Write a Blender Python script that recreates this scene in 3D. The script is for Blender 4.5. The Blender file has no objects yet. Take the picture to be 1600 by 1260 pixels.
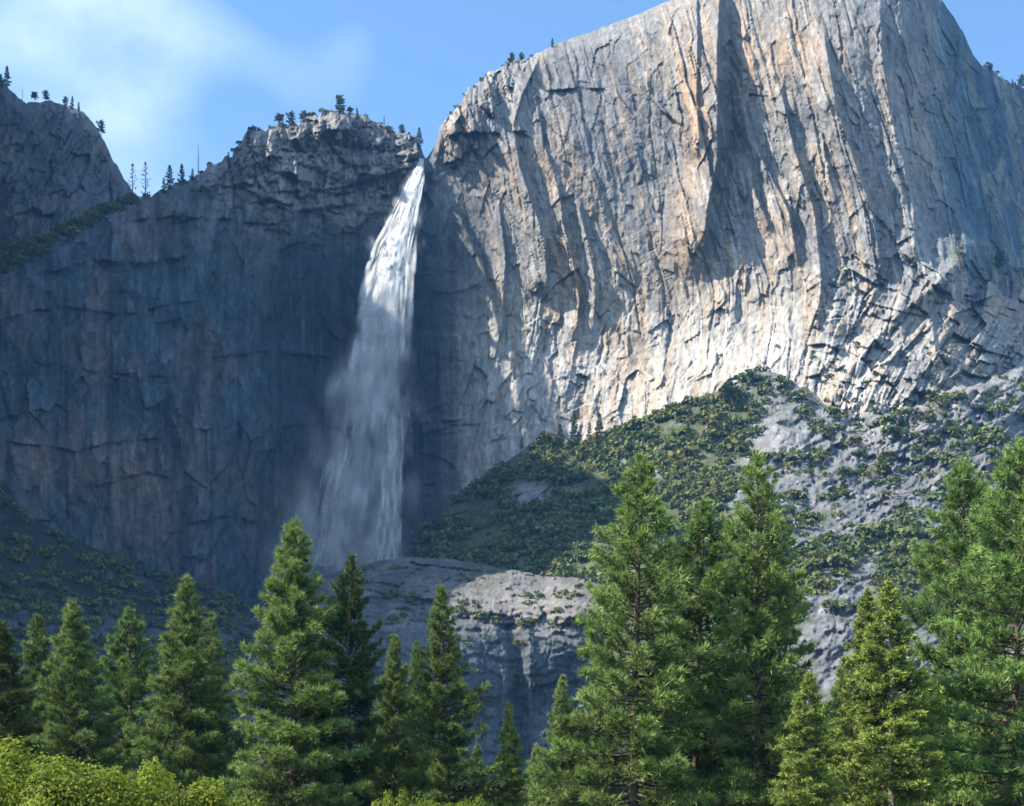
import bpy, math, random
import numpy as np

# ---------------------------------------------------------------- camera, sky, sun, exposure
sc = bpy.context.scene
random.seed(7)
rng = np.random.default_rng(7)
F, HX, HY, CZ = 2150.0, 800.0, 1386.0, 2.0      # focal length and horizon in photo pixels, camera height

cam_d = bpy.data.cameras.new('camera')
cam = bpy.data.objects.new('camera', cam_d)
sc.collection.objects.link(cam)
sc.camera = cam
cam.location = (0, 0, CZ)
cam.rotation_euler = (math.radians(90), 0, 0)     # level camera with a rising front, so trunks stay upright
cam_d.sensor_width = 36.0
cam_d.lens = 36.0 * F / 1600.0
cam_d.shift_y = (HY - 630.0) / 1600.0
cam_d.clip_start = 0.5
cam_d.clip_end = 60000

TO_SUN = np.array([-0.70, -0.14, 0.69]); TO_SUN /= np.linalg.norm(TO_SUN)
sun_elev = math.asin(TO_SUN[2])
sun_d = bpy.data.lights.new('sun', 'SUN')
sun_d.energy = 5.0
sun_d.angle = math.radians(0.5)
sun_d.color = (1.0, 0.92, 0.80)
sun = bpy.data.objects.new('sun', sun_d)
sc.collection.objects.link(sun)
from mathutils import Vector
sun.rotation_euler = Vector((-TO_SUN[0], -TO_SUN[1], -TO_SUN[2])).to_track_quat('-Z', 'Y').to_euler()
sun.location = (-800, -200, 1500)

world = bpy.data.worlds.new('World')
sc.world = world
world.use_nodes = True
wn = world.node_tree; wn.nodes.clear()
def N(nt, typ, **kw):
    n = nt.nodes.new(typ)
    for k, v in kw.items():
        setattr(n, k, v)
    return n
w_out = N(wn, 'ShaderNodeOutputWorld')
w_bg = N(wn, 'ShaderNodeBackground')
w_sky = N(wn, 'ShaderNodeTexSky')
w_sky.sky_type = 'NISHITA'
w_sky.sun_disc = False
w_sky.sun_elevation = sun_elev
w_sky.sun_rotation = math.atan2(TO_SUN[0], TO_SUN[1])
w_sky.altitude = 1200
w_sky.air_density = 1.0
w_sky.dust_density = 0.3
w_sky.ozone_density = 2.0
w_bg.inputs['Strength'].default_value = 0.15
# thin cirrus over the whole sky: noise in the view direction, denser in some places
w_tc = N(wn, 'ShaderNodeTexCoord')
w_map = N(wn, 'ShaderNodeMapping')
w_map.inputs['Location'].default_value = (0.59, 0.0, 0.17)
w_map.inputs['Scale'].default_value = (1.0, 1.0, 1.6)
wn.links.new(w_tc.outputs['Generated'], w_map.inputs['Vector'])
w_n1 = N(wn, 'ShaderNodeTexNoise'); w_n1.inputs['Scale'].default_value = 2.1; w_n1.inputs['Detail'].default_value = 3
w_n2 = N(wn, 'ShaderNodeTexNoise'); w_n2.inputs['Scale'].default_value = 6.0; w_n2.inputs['Detail'].default_value = 8; w_n2.inputs['Roughness'].default_value = 0.6
wn.links.new(w_map.outputs['Vector'], w_n1.inputs['Vector'])
wn.links.new(w_map.outputs['Vector'], w_n2.inputs['Vector'])
w_r1 = N(wn, 'ShaderNodeMapRange'); w_r1.inputs[1].default_value = 0.47; w_r1.inputs[2].default_value = 0.64
w_r2 = N(wn, 'ShaderNodeMapRange'); w_r2.inputs[1].default_value = 0.30; w_r2.inputs[2].default_value = 0.68
wn.links.new(w_n1.outputs['Fac'], w_r1.inputs[0]); wn.links.new(w_n2.outputs['Fac'], w_r2.inputs[0])
w_mul = N(wn, 'ShaderNodeMath', operation='MULTIPLY')
wn.links.new(w_r1.outputs[0], w_mul.inputs[0]); wn.links.new(w_r2.outputs[0], w_mul.inputs[1])
w_mix = N(wn, 'ShaderNodeMix', data_type='RGBA')
w_mix.inputs['B'].default_value = (8.0, 8.4, 9.0, 1)
wn.links.new(w_mul.outputs[0], w_mix.inputs['Factor'])
w_wb = N(wn, 'ShaderNodeMix', data_type='RGBA', blend_type='MULTIPLY'); w_wb.inputs['Factor'].default_value = 1
w_wb.inputs['B'].default_value = (0.93, 1.11, 1.15, 1)          # cool white balance of the photograph, the same over the whole sky
wn.links.new(w_sky.outputs['Color'], w_wb.inputs['A'])
wn.links.new(w_wb.outputs['Result'], w_mix.inputs['A'])
wn.links.new(w_mix.outputs['Result'], w_bg.inputs['Color'])
wn.links.new(w_bg.outputs[0], w_out.inputs['Surface'])

sc.view_settings.view_transform = 'Standard'
sc.view_settings.look = 'None'
sc.view_settings.exposure = 0.95
sc.view_settings.gamma = 1.0
sc.view_settings.use_curve_mapping = False
sc.cycles.use_denoising = True
sc.cycles.max_bounces = 6
sc.cycles.diffuse_bounces = 0
sc.cycles.transparent_max_bounces = 220
sc.cycles.volume_bounces = 0

# ---------------------------------------------------------------- helpers
def link(o):
    sc.collection.objects.link(o); return o
def tag(o, label=None, cat=None, group=None, kind=None):
    if label: o['label'] = label
    if cat: o['category'] = cat
    if group: o['group'] = group
    if kind: o['kind'] = kind
    return o
def mesh_np(name, verts, faces, smooth=False, col=None, uv=None):
    """verts (n,3); faces (m,k) all of one size; col (n,3) or (n,4) point colours"""
    me = bpy.data.meshes.new(name)
    verts = np.ascontiguousarray(verts, np.float32); faces = np.ascontiguousarray(faces, np.int32)
    m, k = faces.shape
    me.vertices.add(len(verts)); me.vertices.foreach_set('co', verts.ravel())
    me.loops.add(m * k); me.loops.foreach_set('vertex_index', faces.ravel())
    me.polygons.add(m)
    me.polygons.foreach_set('loop_start', np.arange(0, m * k, k, dtype=np.int32))
    me.polygons.foreach_set('loop_total', np.full(m, k, np.int32))
    if smooth: me.polygons.foreach_set('use_smooth', np.ones(m, bool))
    if col is not None:
        a = me.color_attributes.new('Col', 'FLOAT_COLOR', 'POINT')
        c = np.ones((len(verts), 4), np.float32); c[:, :col.shape[1]] = col
        a.data.foreach_set('color', c.ravel())
    if uv is not None:
        l = me.uv_layers.new(name='UVMap')
        l.data.foreach_set('uv', np.ascontiguousarray(uv[faces.ravel()], np.float32).ravel())
    me.update(calc_edges=True)
    return me
def obj(name, me, mat=None, parent=None):
    o = bpy.data.objects.new(name, me)
    if mat is not None and not me.materials: me.materials.append(mat)
    link(o)
    if parent is not None: o.parent = parent
    return o
def grid_faces(ny, nx):
    i = np.arange(ny * nx).reshape(ny, nx)
    return np.stack([i[:-1, :-1], i[:-1, 1:], i[1:, 1:], i[1:, :-1]], -1).reshape(-1, 4)
def ray(u, v, Y):
    """world point at distance Y for a photo pixel"""
    return np.stack([(u - HX) / F * Y, Y, CZ + (HY - v) / F * Y], -1)
def at(u, v, Y):
    return ((u - HX) / F * Y, Y, CZ + (HY - v) / F * Y)
def sstep(a, b, x):
    t = np.clip((x - a) / (b - a), 0, 1); return t * t * (3 - 2 * t)

def _hash(ix, iy, iz, seed):
    h = (ix.astype(np.uint32) * np.uint32(374761393)) ^ (iy.astype(np.uint32) * np.uint32(668265263)) ^ (iz.astype(np.uint32) * np.uint32(2147483647)) ^ np.uint32((seed * 974711 + 12345) & 0xffffffff)
    h = (h ^ (h >> np.uint32(13))) * np.uint32(1274126177)
    h = (h ^ (h >> np.uint32(16))) * np.uint32(2246822519)
    return (h ^ (h >> np.uint32(15)))
def hashf(ix, iy, iz, seed):
    return (_hash(ix, iy, iz, seed) & np.uint32(0xffffff)).astype(np.float32) / 16777216.0
def vnoise(x, y, seed=0):
    """2D gradient noise about -1..1"""
    xi = np.floor(x).astype(np.int64); yi = np.floor(y).astype(np.int64)
    xf = (x - xi).astype(np.float32); yf = (y - yi).astype(np.float32)
    su = xf * xf * xf * (xf * (xf * 6 - 15) + 10); sv = yf * yf * yf * (yf * (yf * 6 - 15) + 10)
    z = np.zeros_like(xi)
    def g(dx, dy):
        a = hashf(xi + dx, yi + dy, z, seed) * (2 * math.pi)
        return np.cos(a) * (xf - dx) + np.sin(a) * (yf - dy)
    n0 = g(0, 0) * (1 - su) + g(1, 0) * su
    n1 = g(0, 1) * (1 - su) + g(1, 1) * su
    return (n0 * (1 - sv) + n1 * sv) * 1.5
def fbm(x, y, octv=5, seed=0, gain=0.5, ridged=False):
    out = 0; amp = 1.0; tot = 0
    for o in range(octv):
        n = vnoise(x * 2 ** o + 17.3 * o, y * 2 ** o - 9.1 * o, seed + o)
        if ridged: n = 1 - 2 * np.abs(n)
        out = out + amp * n; tot += amp; amp *= gain
    return out / tot
def worley(x, y, seed=0):
    """nearest-cell facets: returns (random tilt offset, distance to border) - flat tilted plates like broken rock"""
    xi = np.floor(x).astype(np.int64); yi = np.floor(y).astype(np.int64)
    best = np.full(x.shape, 9.0, np.float32); sec = best.copy(); tilt = np.zeros(x.shape, np.float32)
    z = np.zeros_like(xi)
    for dx in (-1, 0, 1):
        for dy in (-1, 0, 1):
            cx = xi + dx; cy = yi + dy
            px = cx + hashf(cx, cy, z, seed); py = cy + hashf(cx, cy, z + 1, seed)
            ex = (x - px).astype(np.float32); ey = (y - py).astype(np.float32)
            d = np.sqrt(ex * ex + ey * ey)
            tx = hashf(cx, cy, z + 2, seed) * 2 - 1; ty = hashf(cx, cy, z + 3, seed) * 2 - 1; h = hashf(cx, cy, z + 4, seed) * 2 - 1
            t = h * 0.6 + tx * ex + ty * ey
            m = d < best
            sec = np.where(m, best, np.minimum(sec, d)); tilt = np.where(m, t, tilt); best = np.where(m, d, best)
    return tilt, sec - best
def plates(a, v, width, seed, wav=0.35):
    """vertical plates that lean out toward their right edge and drop back there: value 0..1"""
    w = a / width + wav * fbm(a / (width * 3.0), v / (width * 4.0), 3, seed + 50)
    i = np.floor(w).astype(np.int64); z = np.zeros_like(i)
    f = w - i
    # irregular break inside each cell
    b = 0.35 + 0.5 * hashf(i, z, z, seed)
    h1 = hashf(i, z, z + 1, seed); h2 = hashf(i, z, z + 2, seed)
    left = np.where(f < b, f / b * h1, (f - b) / (1 - b) * h2)
    fade = np.clip(0.5 + 1.3 * vnoise(i * 7.31 + 0.5, v / (width * 4.5), seed + 9), 0, 1)
    return left * fade
def blocks(x, y, w, h, seed, jit=0.35):
    """jointed rock: columns of uneven blocks, each standing out by its own amount and slightly tilted, about -1..1"""
    q = x / w + jit * vnoise(x / (w * 2.2), y / (h * 2.5), seed + 3)
    i = np.floor(q).astype(np.int64); z = np.zeros_like(i); fx = q - i
    p = y / h * (0.6 + 0.9 * hashf(i, z, z, seed)) + 9 * hashf(i, z, z + 1, seed) + 0.25 * vnoise(x / w, y / h, seed + 4) + (fx - .5) * (hashf(i, z, z + 2, seed) - .5) * 1.2
    j = np.floor(p).astype(np.int64); fy = p - j
    o = hashf(i, j, z + 3, seed) * 2 - 1; tx = hashf(i, j, z + 4, seed) - 0.5; ty = hashf(i, j, z + 5, seed) - 0.5
    return 0.7 * o + 1.1 * tx * (fx - .5) * 2 + 0.7 * ty * (fy - .5) * 2
def interp_line(pts, x):
    p = np.array(pts, float); return np.interp(x, p[:, 0], p[:, 1])
def tps(ctrl, u, v, reg=0.0):
    """thin-plate spline through (u,v,value) control points"""
    c = np.array(ctrl, float); s = 300.0
    P = c[:, :2] / s; n = len(P)
    def phi(r2): return 0.5 * r2 * np.log(r2 + 1e-9)
    K = phi(((P[:, None] - P[None]) ** 2).sum(-1)) + reg * np.eye(n)
    A = np.zeros((n + 3, n + 3)); A[:n, :n] = K
    A[:n, n] = 1; A[:n, n + 1:] = P; A[n, :n] = 1; A[n + 1:, :n] = P.T
    w = np.linalg.solve(A, np.concatenate([c[:, 2], np.zeros(3)]))
    uu = u / s; vv = v / s
    out = w[n] + w[n + 1] * uu + w[n + 2] * vv
    for k in range(n):
        out = out + w[k] * phi((uu - P[k, 0]) ** 2 + (vv - P[k, 1]) ** 2)
    return out

# ---------------------------------------------------------------- materials
def new_mat(name):
    m = bpy.data.materials.new(name); m.use_nodes = True
    nt = m.node_tree; nt.nodes.clear()
    out = N(nt, 'ShaderNodeOutputMaterial')
    return m, nt, out
def rock_mat(name, scale=1.0, bump=1.0, tint=(1, 1, 1)):
    m, nt, out = new_mat(name)
    b = N(nt, 'ShaderNodeBsdfPrincipled'); b.inputs['Roughness'].default_value = 0.85
    b.inputs['Specular IOR Level'].default_value = 0.25
    at_ = N(nt, 'ShaderNodeAttribute', attribute_name='Col')
    tc = N(nt, 'ShaderNodeTexCoord')
    mp = N(nt, 'ShaderNodeMapping'); mp.inputs['Scale'].default_value = (1, 1, 0.35)
    nt.links.new(tc.outputs['Object'], mp.inputs['Vector'])
    n1 = N(nt, 'ShaderNodeTexNoise'); n1.inputs['Scale'].default_value = 0.22 * scale; n1.inputs['Detail'].default_value = 6; n1.inputs['Roughness'].default_value = 0.65
    n2 = N(nt, 'ShaderNodeTexNoise'); n2.inputs['Scale'].default_value = 0.5 * scale; n2.inputs['Detail'].default_value = 5; n2.inputs['Roughness'].default_value = 0.7
    nt.links.new(mp.outputs[0], n1.inputs['Vector']); nt.links.new(tc.outputs['Object'], n2.inputs['Vector'])
    r = N(nt, 'ShaderNodeMapRange'); r.inputs[1].default_value = 0.3; r.inputs[2].default_value = 0.7; r.inputs[3].default_value = 0.6; r.inputs[4].default_value = 1.4
    nt.links.new(n1.outputs['Fac'], r.inputs[0])
    mx = N(nt, 'ShaderNodeMix', data_type='RGBA', blend_type='MULTIPLY'); mx.inputs['Factor'].default_value = 1
    nt.links.new(at_.outputs['Color'], mx.inputs['A']); nt.links.new(r.outputs[0], mx.inputs['B'])
    nt.links.new(mx.outputs['Result'], b.inputs['Base Color'])
    bp = N(nt, 'ShaderNodeBump'); bp.inputs['Strength'].default_value = 0.7 * bump; bp.inputs['Distance'].default_value = 2.0
    nt.links.new(n2.outputs['Fac'], bp.inputs['Height']); nt.links.new(bp.outputs[0], b.inputs['Normal'])
    nt.links.new(b.outputs[0], out.inputs['Surface'])
    return m
ROCK = rock_mat('granite')

# ---------------------------------------------------------------- terrain: the great cliff
RIM = [(-140, 470), (-60, 448), (0, 430), (28, 424), (40, 412), (60, 408), (84, 388), (110, 380), (132, 358), (150, 356), (166, 338), (186, 334), (214, 318), (222, 306), (236, 308), (250, 298), (264, 296), (275, 286), (292, 284), (302, 276), (318, 270), (326, 258), (345, 254),
       (352, 244), (362, 244), (374, 226), (384, 206), (396, 199), (415, 203), (430, 200), (452, 198), (468, 192), (486, 181), (505, 175), (530, 173), (552, 178), (575, 183),
       (592, 192), (606, 203), (622, 208), (640, 207), (652, 216), (659, 232), (664, 250), (668, 247), (676, 232), (686, 212), (684, 200), (698, 184), (712, 172),
       (722, 158), (724, 146), (740, 134), (760, 118), (776, 106), (792, 96), (806, 93), (826, 92), (838, 84), (852, 76), (866, 70), (890, 61), (920, 51), (960, 36),
       (1000, 21), (1040, 4), (1100, -22), (1180, -48), (1280, -62), (1380, -50), (1440, -25), (1470, 0), (1490, 26), (1505, 52), (1520, 86), (1532, 100), (1548, 108),
       (1565, 122), (1582, 130), (1600, 136), (1660, 170), (1760, 240)]
BASE = [(-140, 1010), (400, 1010), (520, 950), (640, 920), (720, 860), (780, 790), (860, 745), (1000, 710), (1180, 650), (1300, 710), (1420, 690), (1600, 660), (1760, 680)]
WALL = [  # (u, v, distance) : the left wall comes forward as it goes left, the recess of the falls is deepest, the dome swells toward the viewer
    (-140, 500, 1215), (-140, 800, 1205), (-140, 1010, 1195), (0, 440, 1262), (0, 600, 1255), (0, 800, 1245), (0, 1000, 1235),
    (150, 360, 1312), (150, 600, 1300), (150, 900, 1285), (280, 300, 1352), (280, 500, 1344), (280, 750, 1336), (280, 1000, 1325),
    (400, 210, 1410), (400, 290, 1404), (400, 420, 1404), (400, 700, 1396), (400, 950, 1382), (480, 300, 1432), (520, 190, 1446), (520, 420, 1462), (520, 700, 1456), (520, 950, 1438),
    (600, 200, 1475), (600, 300, 1492), (600, 500, 1502), (600, 700, 1492), (600, 930, 1475), (655, 235, 1488), (660, 300, 1500), (650, 500, 1500), (650, 700, 1488), (650, 900, 1462),
    (690, 210, 1478), (740, 140, 1484), (740, 300, 1476), (730, 500, 1474), (730, 700, 1460), (760, 780, 1440), (800, 100, 1492), (840, 300, 1456), (840, 500, 1452), (850, 680, 1438), (790, 600, 1456), (900, 700, 1436),
    (870, 75, 1505), (1000, 100, 1452), (1000, 250, 1440), (1000, 420, 1432), (1000, 540, 1420), (1000, 650, 1388), (1000, 710, 1370), (1180, -40, 1475), (1180, 50, 1428), (1180, 250, 1408), (1180, 420, 1392), (1180, 520, 1370), (1180, 600, 1325),
    (1400, -40, 1470), (1390, 50, 1412), (1400, 250, 1376), (1400, 420, 1345), (1380, 540, 1300), (1300, 650, 1272), (1400, 680, 1235), (1470, 10, 1520), (1490, 150, 1478), (1490, 300, 1424), (1520, 400, 1372), (1480, 500, 1322),
    (1600, 150, 1590), (1600, 300, 1515), (1600, 450, 1440), (1590, 560, 1360), (1600, 650, 1290), (1760, 250, 1720), (1760, 450, 1600), (1760, 660, 1440)]

def flow(u, v):
    """coordinate across the ribs: they run down to the right high on the wall and sweep back to the left at its foot"""
    vv = np.clip(v, -100, 760)
    up = 0.24 * (vv - 100) * sstep(620, 760, u)
    low = np.clip(vv - 440, 0, None); low = low * low / (low + 70.0)
    k = 0.16 * sstep(640, 900, u) + 0.62 * sstep(1200, 1420, u)
    return u - up + low * (0.24 * sstep(620, 760, u) + k)

def bump_line(u, v, pts, wl, wr, h, ends=25):
    """protruding rib along a polyline given as (v, u): gentle on its left over wl pixels, abrupt on its right over wr"""
    p = np.array(pts, float)
    c = np.interp(v, p[:, 0], p[:, 1]); d = u - c
    prof = np.where(d < 0, np.clip(1 + d / wl, 0, 1), np.clip(1 - d / wr, 0, 1))
    return h * prof * sstep(p[0, 0] - ends, p[0, 0] + ends, v) * (1 - sstep(p[-1, 0] - ends, p[-1, 0] + ends, v))

def rim_jag(u):
    amp = np.interp(u, [-140, 240, 330, 380, 640, 670, 690, 820, 870, 1050, 1460, 1530, 1760], [4, 4, 4, 7, 6, 3, 8, 8, 1.5, 1.0, 2, 5, 6])
    j = np.floor(u / 7 + 1.2 * vnoise(u / 23, u * 0 + 3.3, 5)).astype(np.int64)
    blk = hashf(j, j * 0, j * 0, 77) - 0.5
    return amp * (0.9 * blk + 0.6 * fbm(u / 18, u * 0 + 1.7, 4, 21))

us = np.concatenate([np.arange(-140, 0, 5.0), np.arange(0, 640, 1.9), np.arange(640, 1602, 1.45), np.arange(1602, 1760, 5)])
NT = 435
ts = np.linspace(0, 1, NT)
U = np.repeat(us[None], NT, 0)
vr = interp_line(RIM, us) + rim_jag(us); vb = interp_line(BASE, us)
V = vb[None] + (vr - vb)[None] * ts[:, None]
Yd = tps(WALL, U, V)
wob = 3.5 * fbm(U / 60, V / 90, 4, 3)                       # wavering of edges
a = flow(U + wob, V)
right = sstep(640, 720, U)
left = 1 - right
smooth_top = sstep(840, 900, U) * (1 - sstep(1030, 1070, U)) * (1 - sstep(260, 460, V))
shade_side = sstep(1430, 1500, U - 0.15 * (V - 200)) * (1 - sstep(350, 450, V))
blocky = sstep(670, 690, U) * (1 - sstep(800, 850, U + 0.4 * (V - 90))) * (1 - sstep(190, 260, V))       # jointed shoulder of the dome beside the lip
rel = np.zeros_like(U)
by_falls = (1 - sstep(770, 860, U - 0.12 * (V - 400))) * sstep(240, 300, V)          # smooth water-worn slabs next to the falls
k_r = right * (1 - 0.6 * smooth_top) * (1 - 0.55 * shade_side) * (1 - 0.6 * by_falls)
slabs = 1 - 0.78 * sstep(430, 560, V) * (1 - sstep(1230, 1350, U))                   # the pale foot of the wall is smoother
m1 = np.clip(0.55 + 1.1 * fbm(U / 140, V / 120, 3, 41), 0.1, 1.2); m2 = np.clip(0.45 + 1.5 * fbm(U / 70, V / 80, 3, 42), 0, 1.2); m3 = np.clip(0.4 + 1.7 * fbm(U / 50, V / 60, 3, 43), 0, 1.3)
wa = 6 * fbm(U / 45, V / 70, 3, 44)
rel += k_r * slabs * (16 * m1 * plates(a + wa, V, 92, 1, 0.22) + 4.5 * m2 * plates(a + 31 + wa, V, 43, 2, 0.22) + 1.1 * m3 * plates(a + wa, V, 19, 3, 0.22) + 0.8 * m2 * plates(a + wa, V, 8, 4, 0.3))
ru = sstep(225, 420, U + 0.7 * (300 - V)) * (1 - sstep(640, 668, U)) * (1 - sstep(270, 420, V + 30 * fbm(U / 40, V / 40, 3, 45)))      # the broken promontory beside the lip
lm = np.clip(0.5 + 1.3 * fbm(U / 120, V / 140, 3, 48), 0.05, 1.2)
rel += left * lm * (17 * plates(U + wob, V, 110, 11, 0.3) + 9 * plates(U + wob + 40, V, 46, 12, 0.3) + 3.4 * plates(U + wob, V, 17, 13, 0.3))
t1, e1 = worley((a + wob) / 36, V / 84, 5); t2, e2 = worley((a + wob) / 16, V / 33, 6); t3, e3 = worley(a / 7, V / 11, 8); t4, e4 = worley((U + wob) / 27, V / 24, 14)
rel += t1 * (3.4 * right + 3.0 * left + 5 * ru + 5 * blocky) + t2 * (1.5 * right + 1.1 * left + 3 * ru + 4 * blocky) + t3 * (0.5 * right + 0.35 * left + 1.5 * ru + blocky) + t4 * 3.5 * ru + 8 * ru * blocks(U + wob, V, 46, 30, 241) + 4 * ru * blocks(U + wob, V, 20, 17, 242)
rel += right * (1.4 * fbm((a + wa) / 30, V / 75, 5, 46, 0.55, True) + 0.9 * fbm((a + wa) / 12, V / 22, 4, 47, 0.6))
rel += 6 * fbm(U / 130, V / 150, 3, 9) + (0.7 * right + 0.7) * fbm(a / 9, V / 14, 5, 10, 0.65)
bk1 = blocks(a + wa, V, 34, 95, 221); bk2 = blocks(a + wa, V, 15, 40, 222); bk3 = blocks(a, V, 7, 16, 223)
bm_ = np.clip(0.55 + 1.2 * fbm(U / 80, V / 80, 3, 224), 0.1, 1.3) * (1 - 0.45 * smooth_top) * (1 - 0.5 * by_falls)
rel += bm_ * (right * (4.2 * bk1 + 2.0 * bk2 + 0.7 * bk3) + left * (4.0 * bk1 + 2.0 * bk2 + 0.7 * bk3)) + (ru + blocky) * (4 * bk1 + 3 * bk2 + 1.2 * bk3)
low_r = sstep(1230, 1330, U) * sstep(380, 470, V)          # broken buttresses and ledges on the lower flank
tb_, eb_ = worley((U + 0.5 * V) / 62, (V - 0.35 * U) / 46, 261)
rel += low_r * (13 * tb_ + 9 * blocks(U + 0.45 * V, V - 0.3 * U, 52, 40, 262) + 5 * blocks(U + 0.45 * V, V - 0.3 * U, 22, 18, 263))
# open cracks: thin grooves along the grain, and cross joints
def groove(x, y, seed, w, depth, gate):
    n = vnoise(x, y, seed); return -depth * np.clip(1 - np.abs(n) / w, 0, 1) * np.clip(0.2 + 2.2 * vnoise(x * 0.7 + 5, y * 2.1, seed + 1), 0, 1) * gate
rel += groove(a / 34, V / 260, 201, 0.05, 5, right * (1 - .5 * smooth_top) * (1 - .6 * by_falls)) + groove(a / 15, V / 150, 203, 0.06, 2.6, right * slabs * (1 - .7 * smooth_top)) + groove((U + wob) / 60, V / 300, 205, 0.03, 4, left) + groove((a + V * .3) / 90, V / 34, 207, 0.035, 2.0, right * m3 * 0.6) + groove((U - V * .2) / 130, V / 60, 209, 0.035, 2.4, left * lm)
# corners and slabs of the left wall
rel += bump_line(U + wob, V, [(540, 281), (640, 284), (760, 283), (860, 279), (960, 282)], 120, 5, 22, 30)
rel += bump_line(U + wob, V, [(560, 141), (640, 139), (700, 136), (780, 132)], 40, 4, 6, 20)
rel += bump_line(U + wob, V, [(330, 338), (400, 326), (480, 318), (560, 322)], 60, 6, 12, 30)
rel += bump_line(U + wob, V, [(360, 230), (430, 222), (520, 226)], 50, 6, 10, 30)
rel += bump_line(U + wob, V, [(400, 442), (460, 430), (560, 436), (700, 430)], 60, 8, 10, 40)
rel += bump_line(U + wob, V, [(440, 90), (520, 84), (580, 88)], 50, 6, 9, 30)
# ledges and roofs
def ledge(pts, depth, width, up=True):
    """a ledge along a polyline (u, v): the rock above stands out by depth and is undercut at the line"""
    p = np.array(pts, float)
    c = np.interp(U, p[:, 0], p[:, 1]) + 2 * wob * 0.3
    d = c - V
    on = sstep(p[0, 0] - 12, p[0, 0] + 12, U) * (1 - sstep(p[-1, 0] - 12, p[-1, 0] + 12, U))
    d = d + 5 * fbm(U / 22, U * 0 + p[0, 1], 3, 211)
    brk = np.clip(0.55 + 1.5 * vnoise(U / 26, U * 0 + p[0, 1] * .37, 212), 0.0, 1.15)
    return depth * (0.9 if p[-1, 0] < 570 else 1.0) * brk * on * np.where(d > 0, np.clip(1 - d / width, 0, 1), 0)
rel += ledge([(672, 258), (700, 256), (716, 250)], 9, 40)
rel += ledge([(690, 214), (740, 206), (795, 208), (815, 205)], 14, 60)
rel += ledge([(400, 233), (450, 238), (520, 243), (600, 243), (650, 236)], -10, 40)
rel += ledge([(430, 300), (520, 296), (640, 262)], 8, 40)
rel += ledge([(470, 330), (560, 318)], 7, 30)
rel += ledge([(30, 565), (150, 580), (290, 592)], 2.5, 30)
rel += ledge([(10, 690), (120, 705), (170, 693), (240, 685), (290, 700)], 5, 30)
rel += ledge([(640, 664), (700, 660), (725, 655)], 4, 30)
rel += ledge([(640, 760), (700, 752), (745, 748)], 5, 30)
rel += ledge([(280, 668), (330, 672)], 5, 25)
rel += ledge([(60, 430), (140, 408), (230, 412), (300, 400)], 9, 50)
rel += ledge([(180, 350), (260, 338), (350, 342), (430, 352)], 10, 36)
rel += ledge([(300, 300), (350, 288), (400, 290)], 10, 30)
rel += ledge([(420, 400), (470, 378), (500, 384)], 8, 40)
rel += ledge([(0, 500), (90, 478), (190, 492), (300, 470)], 5, 40)
rel += ledge([(150, 760), (230, 738), (280, 752)], 6, 40)
rel += ledge([(0, 655), (60, 640), (110, 648)], 5, 40)
rel += ledge([(330, 560), (420, 548), (520, 560)], 5, 40)
rel += ledge([(420, 668), (480, 664), (560, 670)], 5, 30)
rel += ledge([(290, 820), (360, 806), (430, 824)], 6, 40)
rel += ledge([(860, 142), (900, 138), (940, 140)], 6, 45)
rel += ledge([(905, 296), (960, 300)], 4, 25)
rel += ledge([(1215, 176), (1245, 186)], 6, 18)
# big ribs, pillars and corners of the dome
rel += bump_line(U + 0.5 * wob, V, [(-60, 1128), (40, 1122), (120, 1121), (250, 1121), (320, 1106), (400, 1098)], 70, 7, 32, 70)
rel += bump_line(U + 0.5 * wob, V, [(-60, 1088), (60, 1090), (150, 1088), (230, 1092)], 26, 4, 9, 18)
rel -= bump_line(U + 0.5 * wob, V, [(10, 1140), (120, 1138), (220, 1146), (320, 1122)], 16, 22, 16, 25)
rel += bump_line(U, V, [(60, 1288), (170, 1308), (260, 1338), (330, 1362), (420, 1378)], 34, 5, 15)
rel += bump_line(U, V, [(20, 1374), (90, 1384), (150, 1392), (240, 1410), (330, 1428), (400, 1430)], 26, 4, 15)
rel += bump_line(U, V, [(150, 1222), (230, 1240), (330, 1272), (430, 1284), (500, 1278)], 30, 5, 14)
rel += bump_line(U, V, [(180, 1165), (250, 1190), (330, 1232), (400, 1245)], 26, 5, 13)
rel += bump_line(U, V, [(270, 1170), (300, 1178), (350, 1200)], 24, 6, 12)
rel += bump_line(U, V, [(205, 803), (260, 812), (320, 832), (370, 850), (450, 856)], 46, 5, 20)
rel += bump_line(U, V, [(300, 872), (350, 880), (400, 893), (470, 905), (520, 900)], 22, 5, 11)
rel += bump_line(U, V, [(330, 905), (400, 925), (450, 930), (500, 928)], 18, 6, 12)
rel += bump_line(U, V, [(100, 838), (150, 815), (200, 800)], 20, 5, 10)
rel += bump_line(U, V, [(395, 1510), (440, 1465), (500, 1395), (570, 1335), (640, 1285)], 24, 16, 7)
rel += bump_line(U, V, [(480, 1455), (540, 1460), (590, 1478)], 20, 5, 9)
rel += bump_line(U, V, [(350, 1500), (400, 1520), (440, 1480), (470, 1455)], 40, 30, 9)
rel += bump_line(U, V, [(60, 1376), (110, 1381), (180, 1393)], 10, 4, 7)
rel += bump_line(U, V, [(130, 1452), (160, 1440), (190, 1432)], 12, 6, 10)
rel += bump_line(U, V, [(330, 780), (400, 790), (470, 786), (540, 782)], 20, 6, 8)
edge_keep = np.clip((ts[:, None] * (vb - vr)[None]) / 40.0, 0, 1)
Y = Yd - rel
dist_rim = V - vr[None]
Y += 22 * np.clip(1 - dist_rim / 30.0, 0, 1) ** 2
P = ray(U, V, Y)
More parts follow.
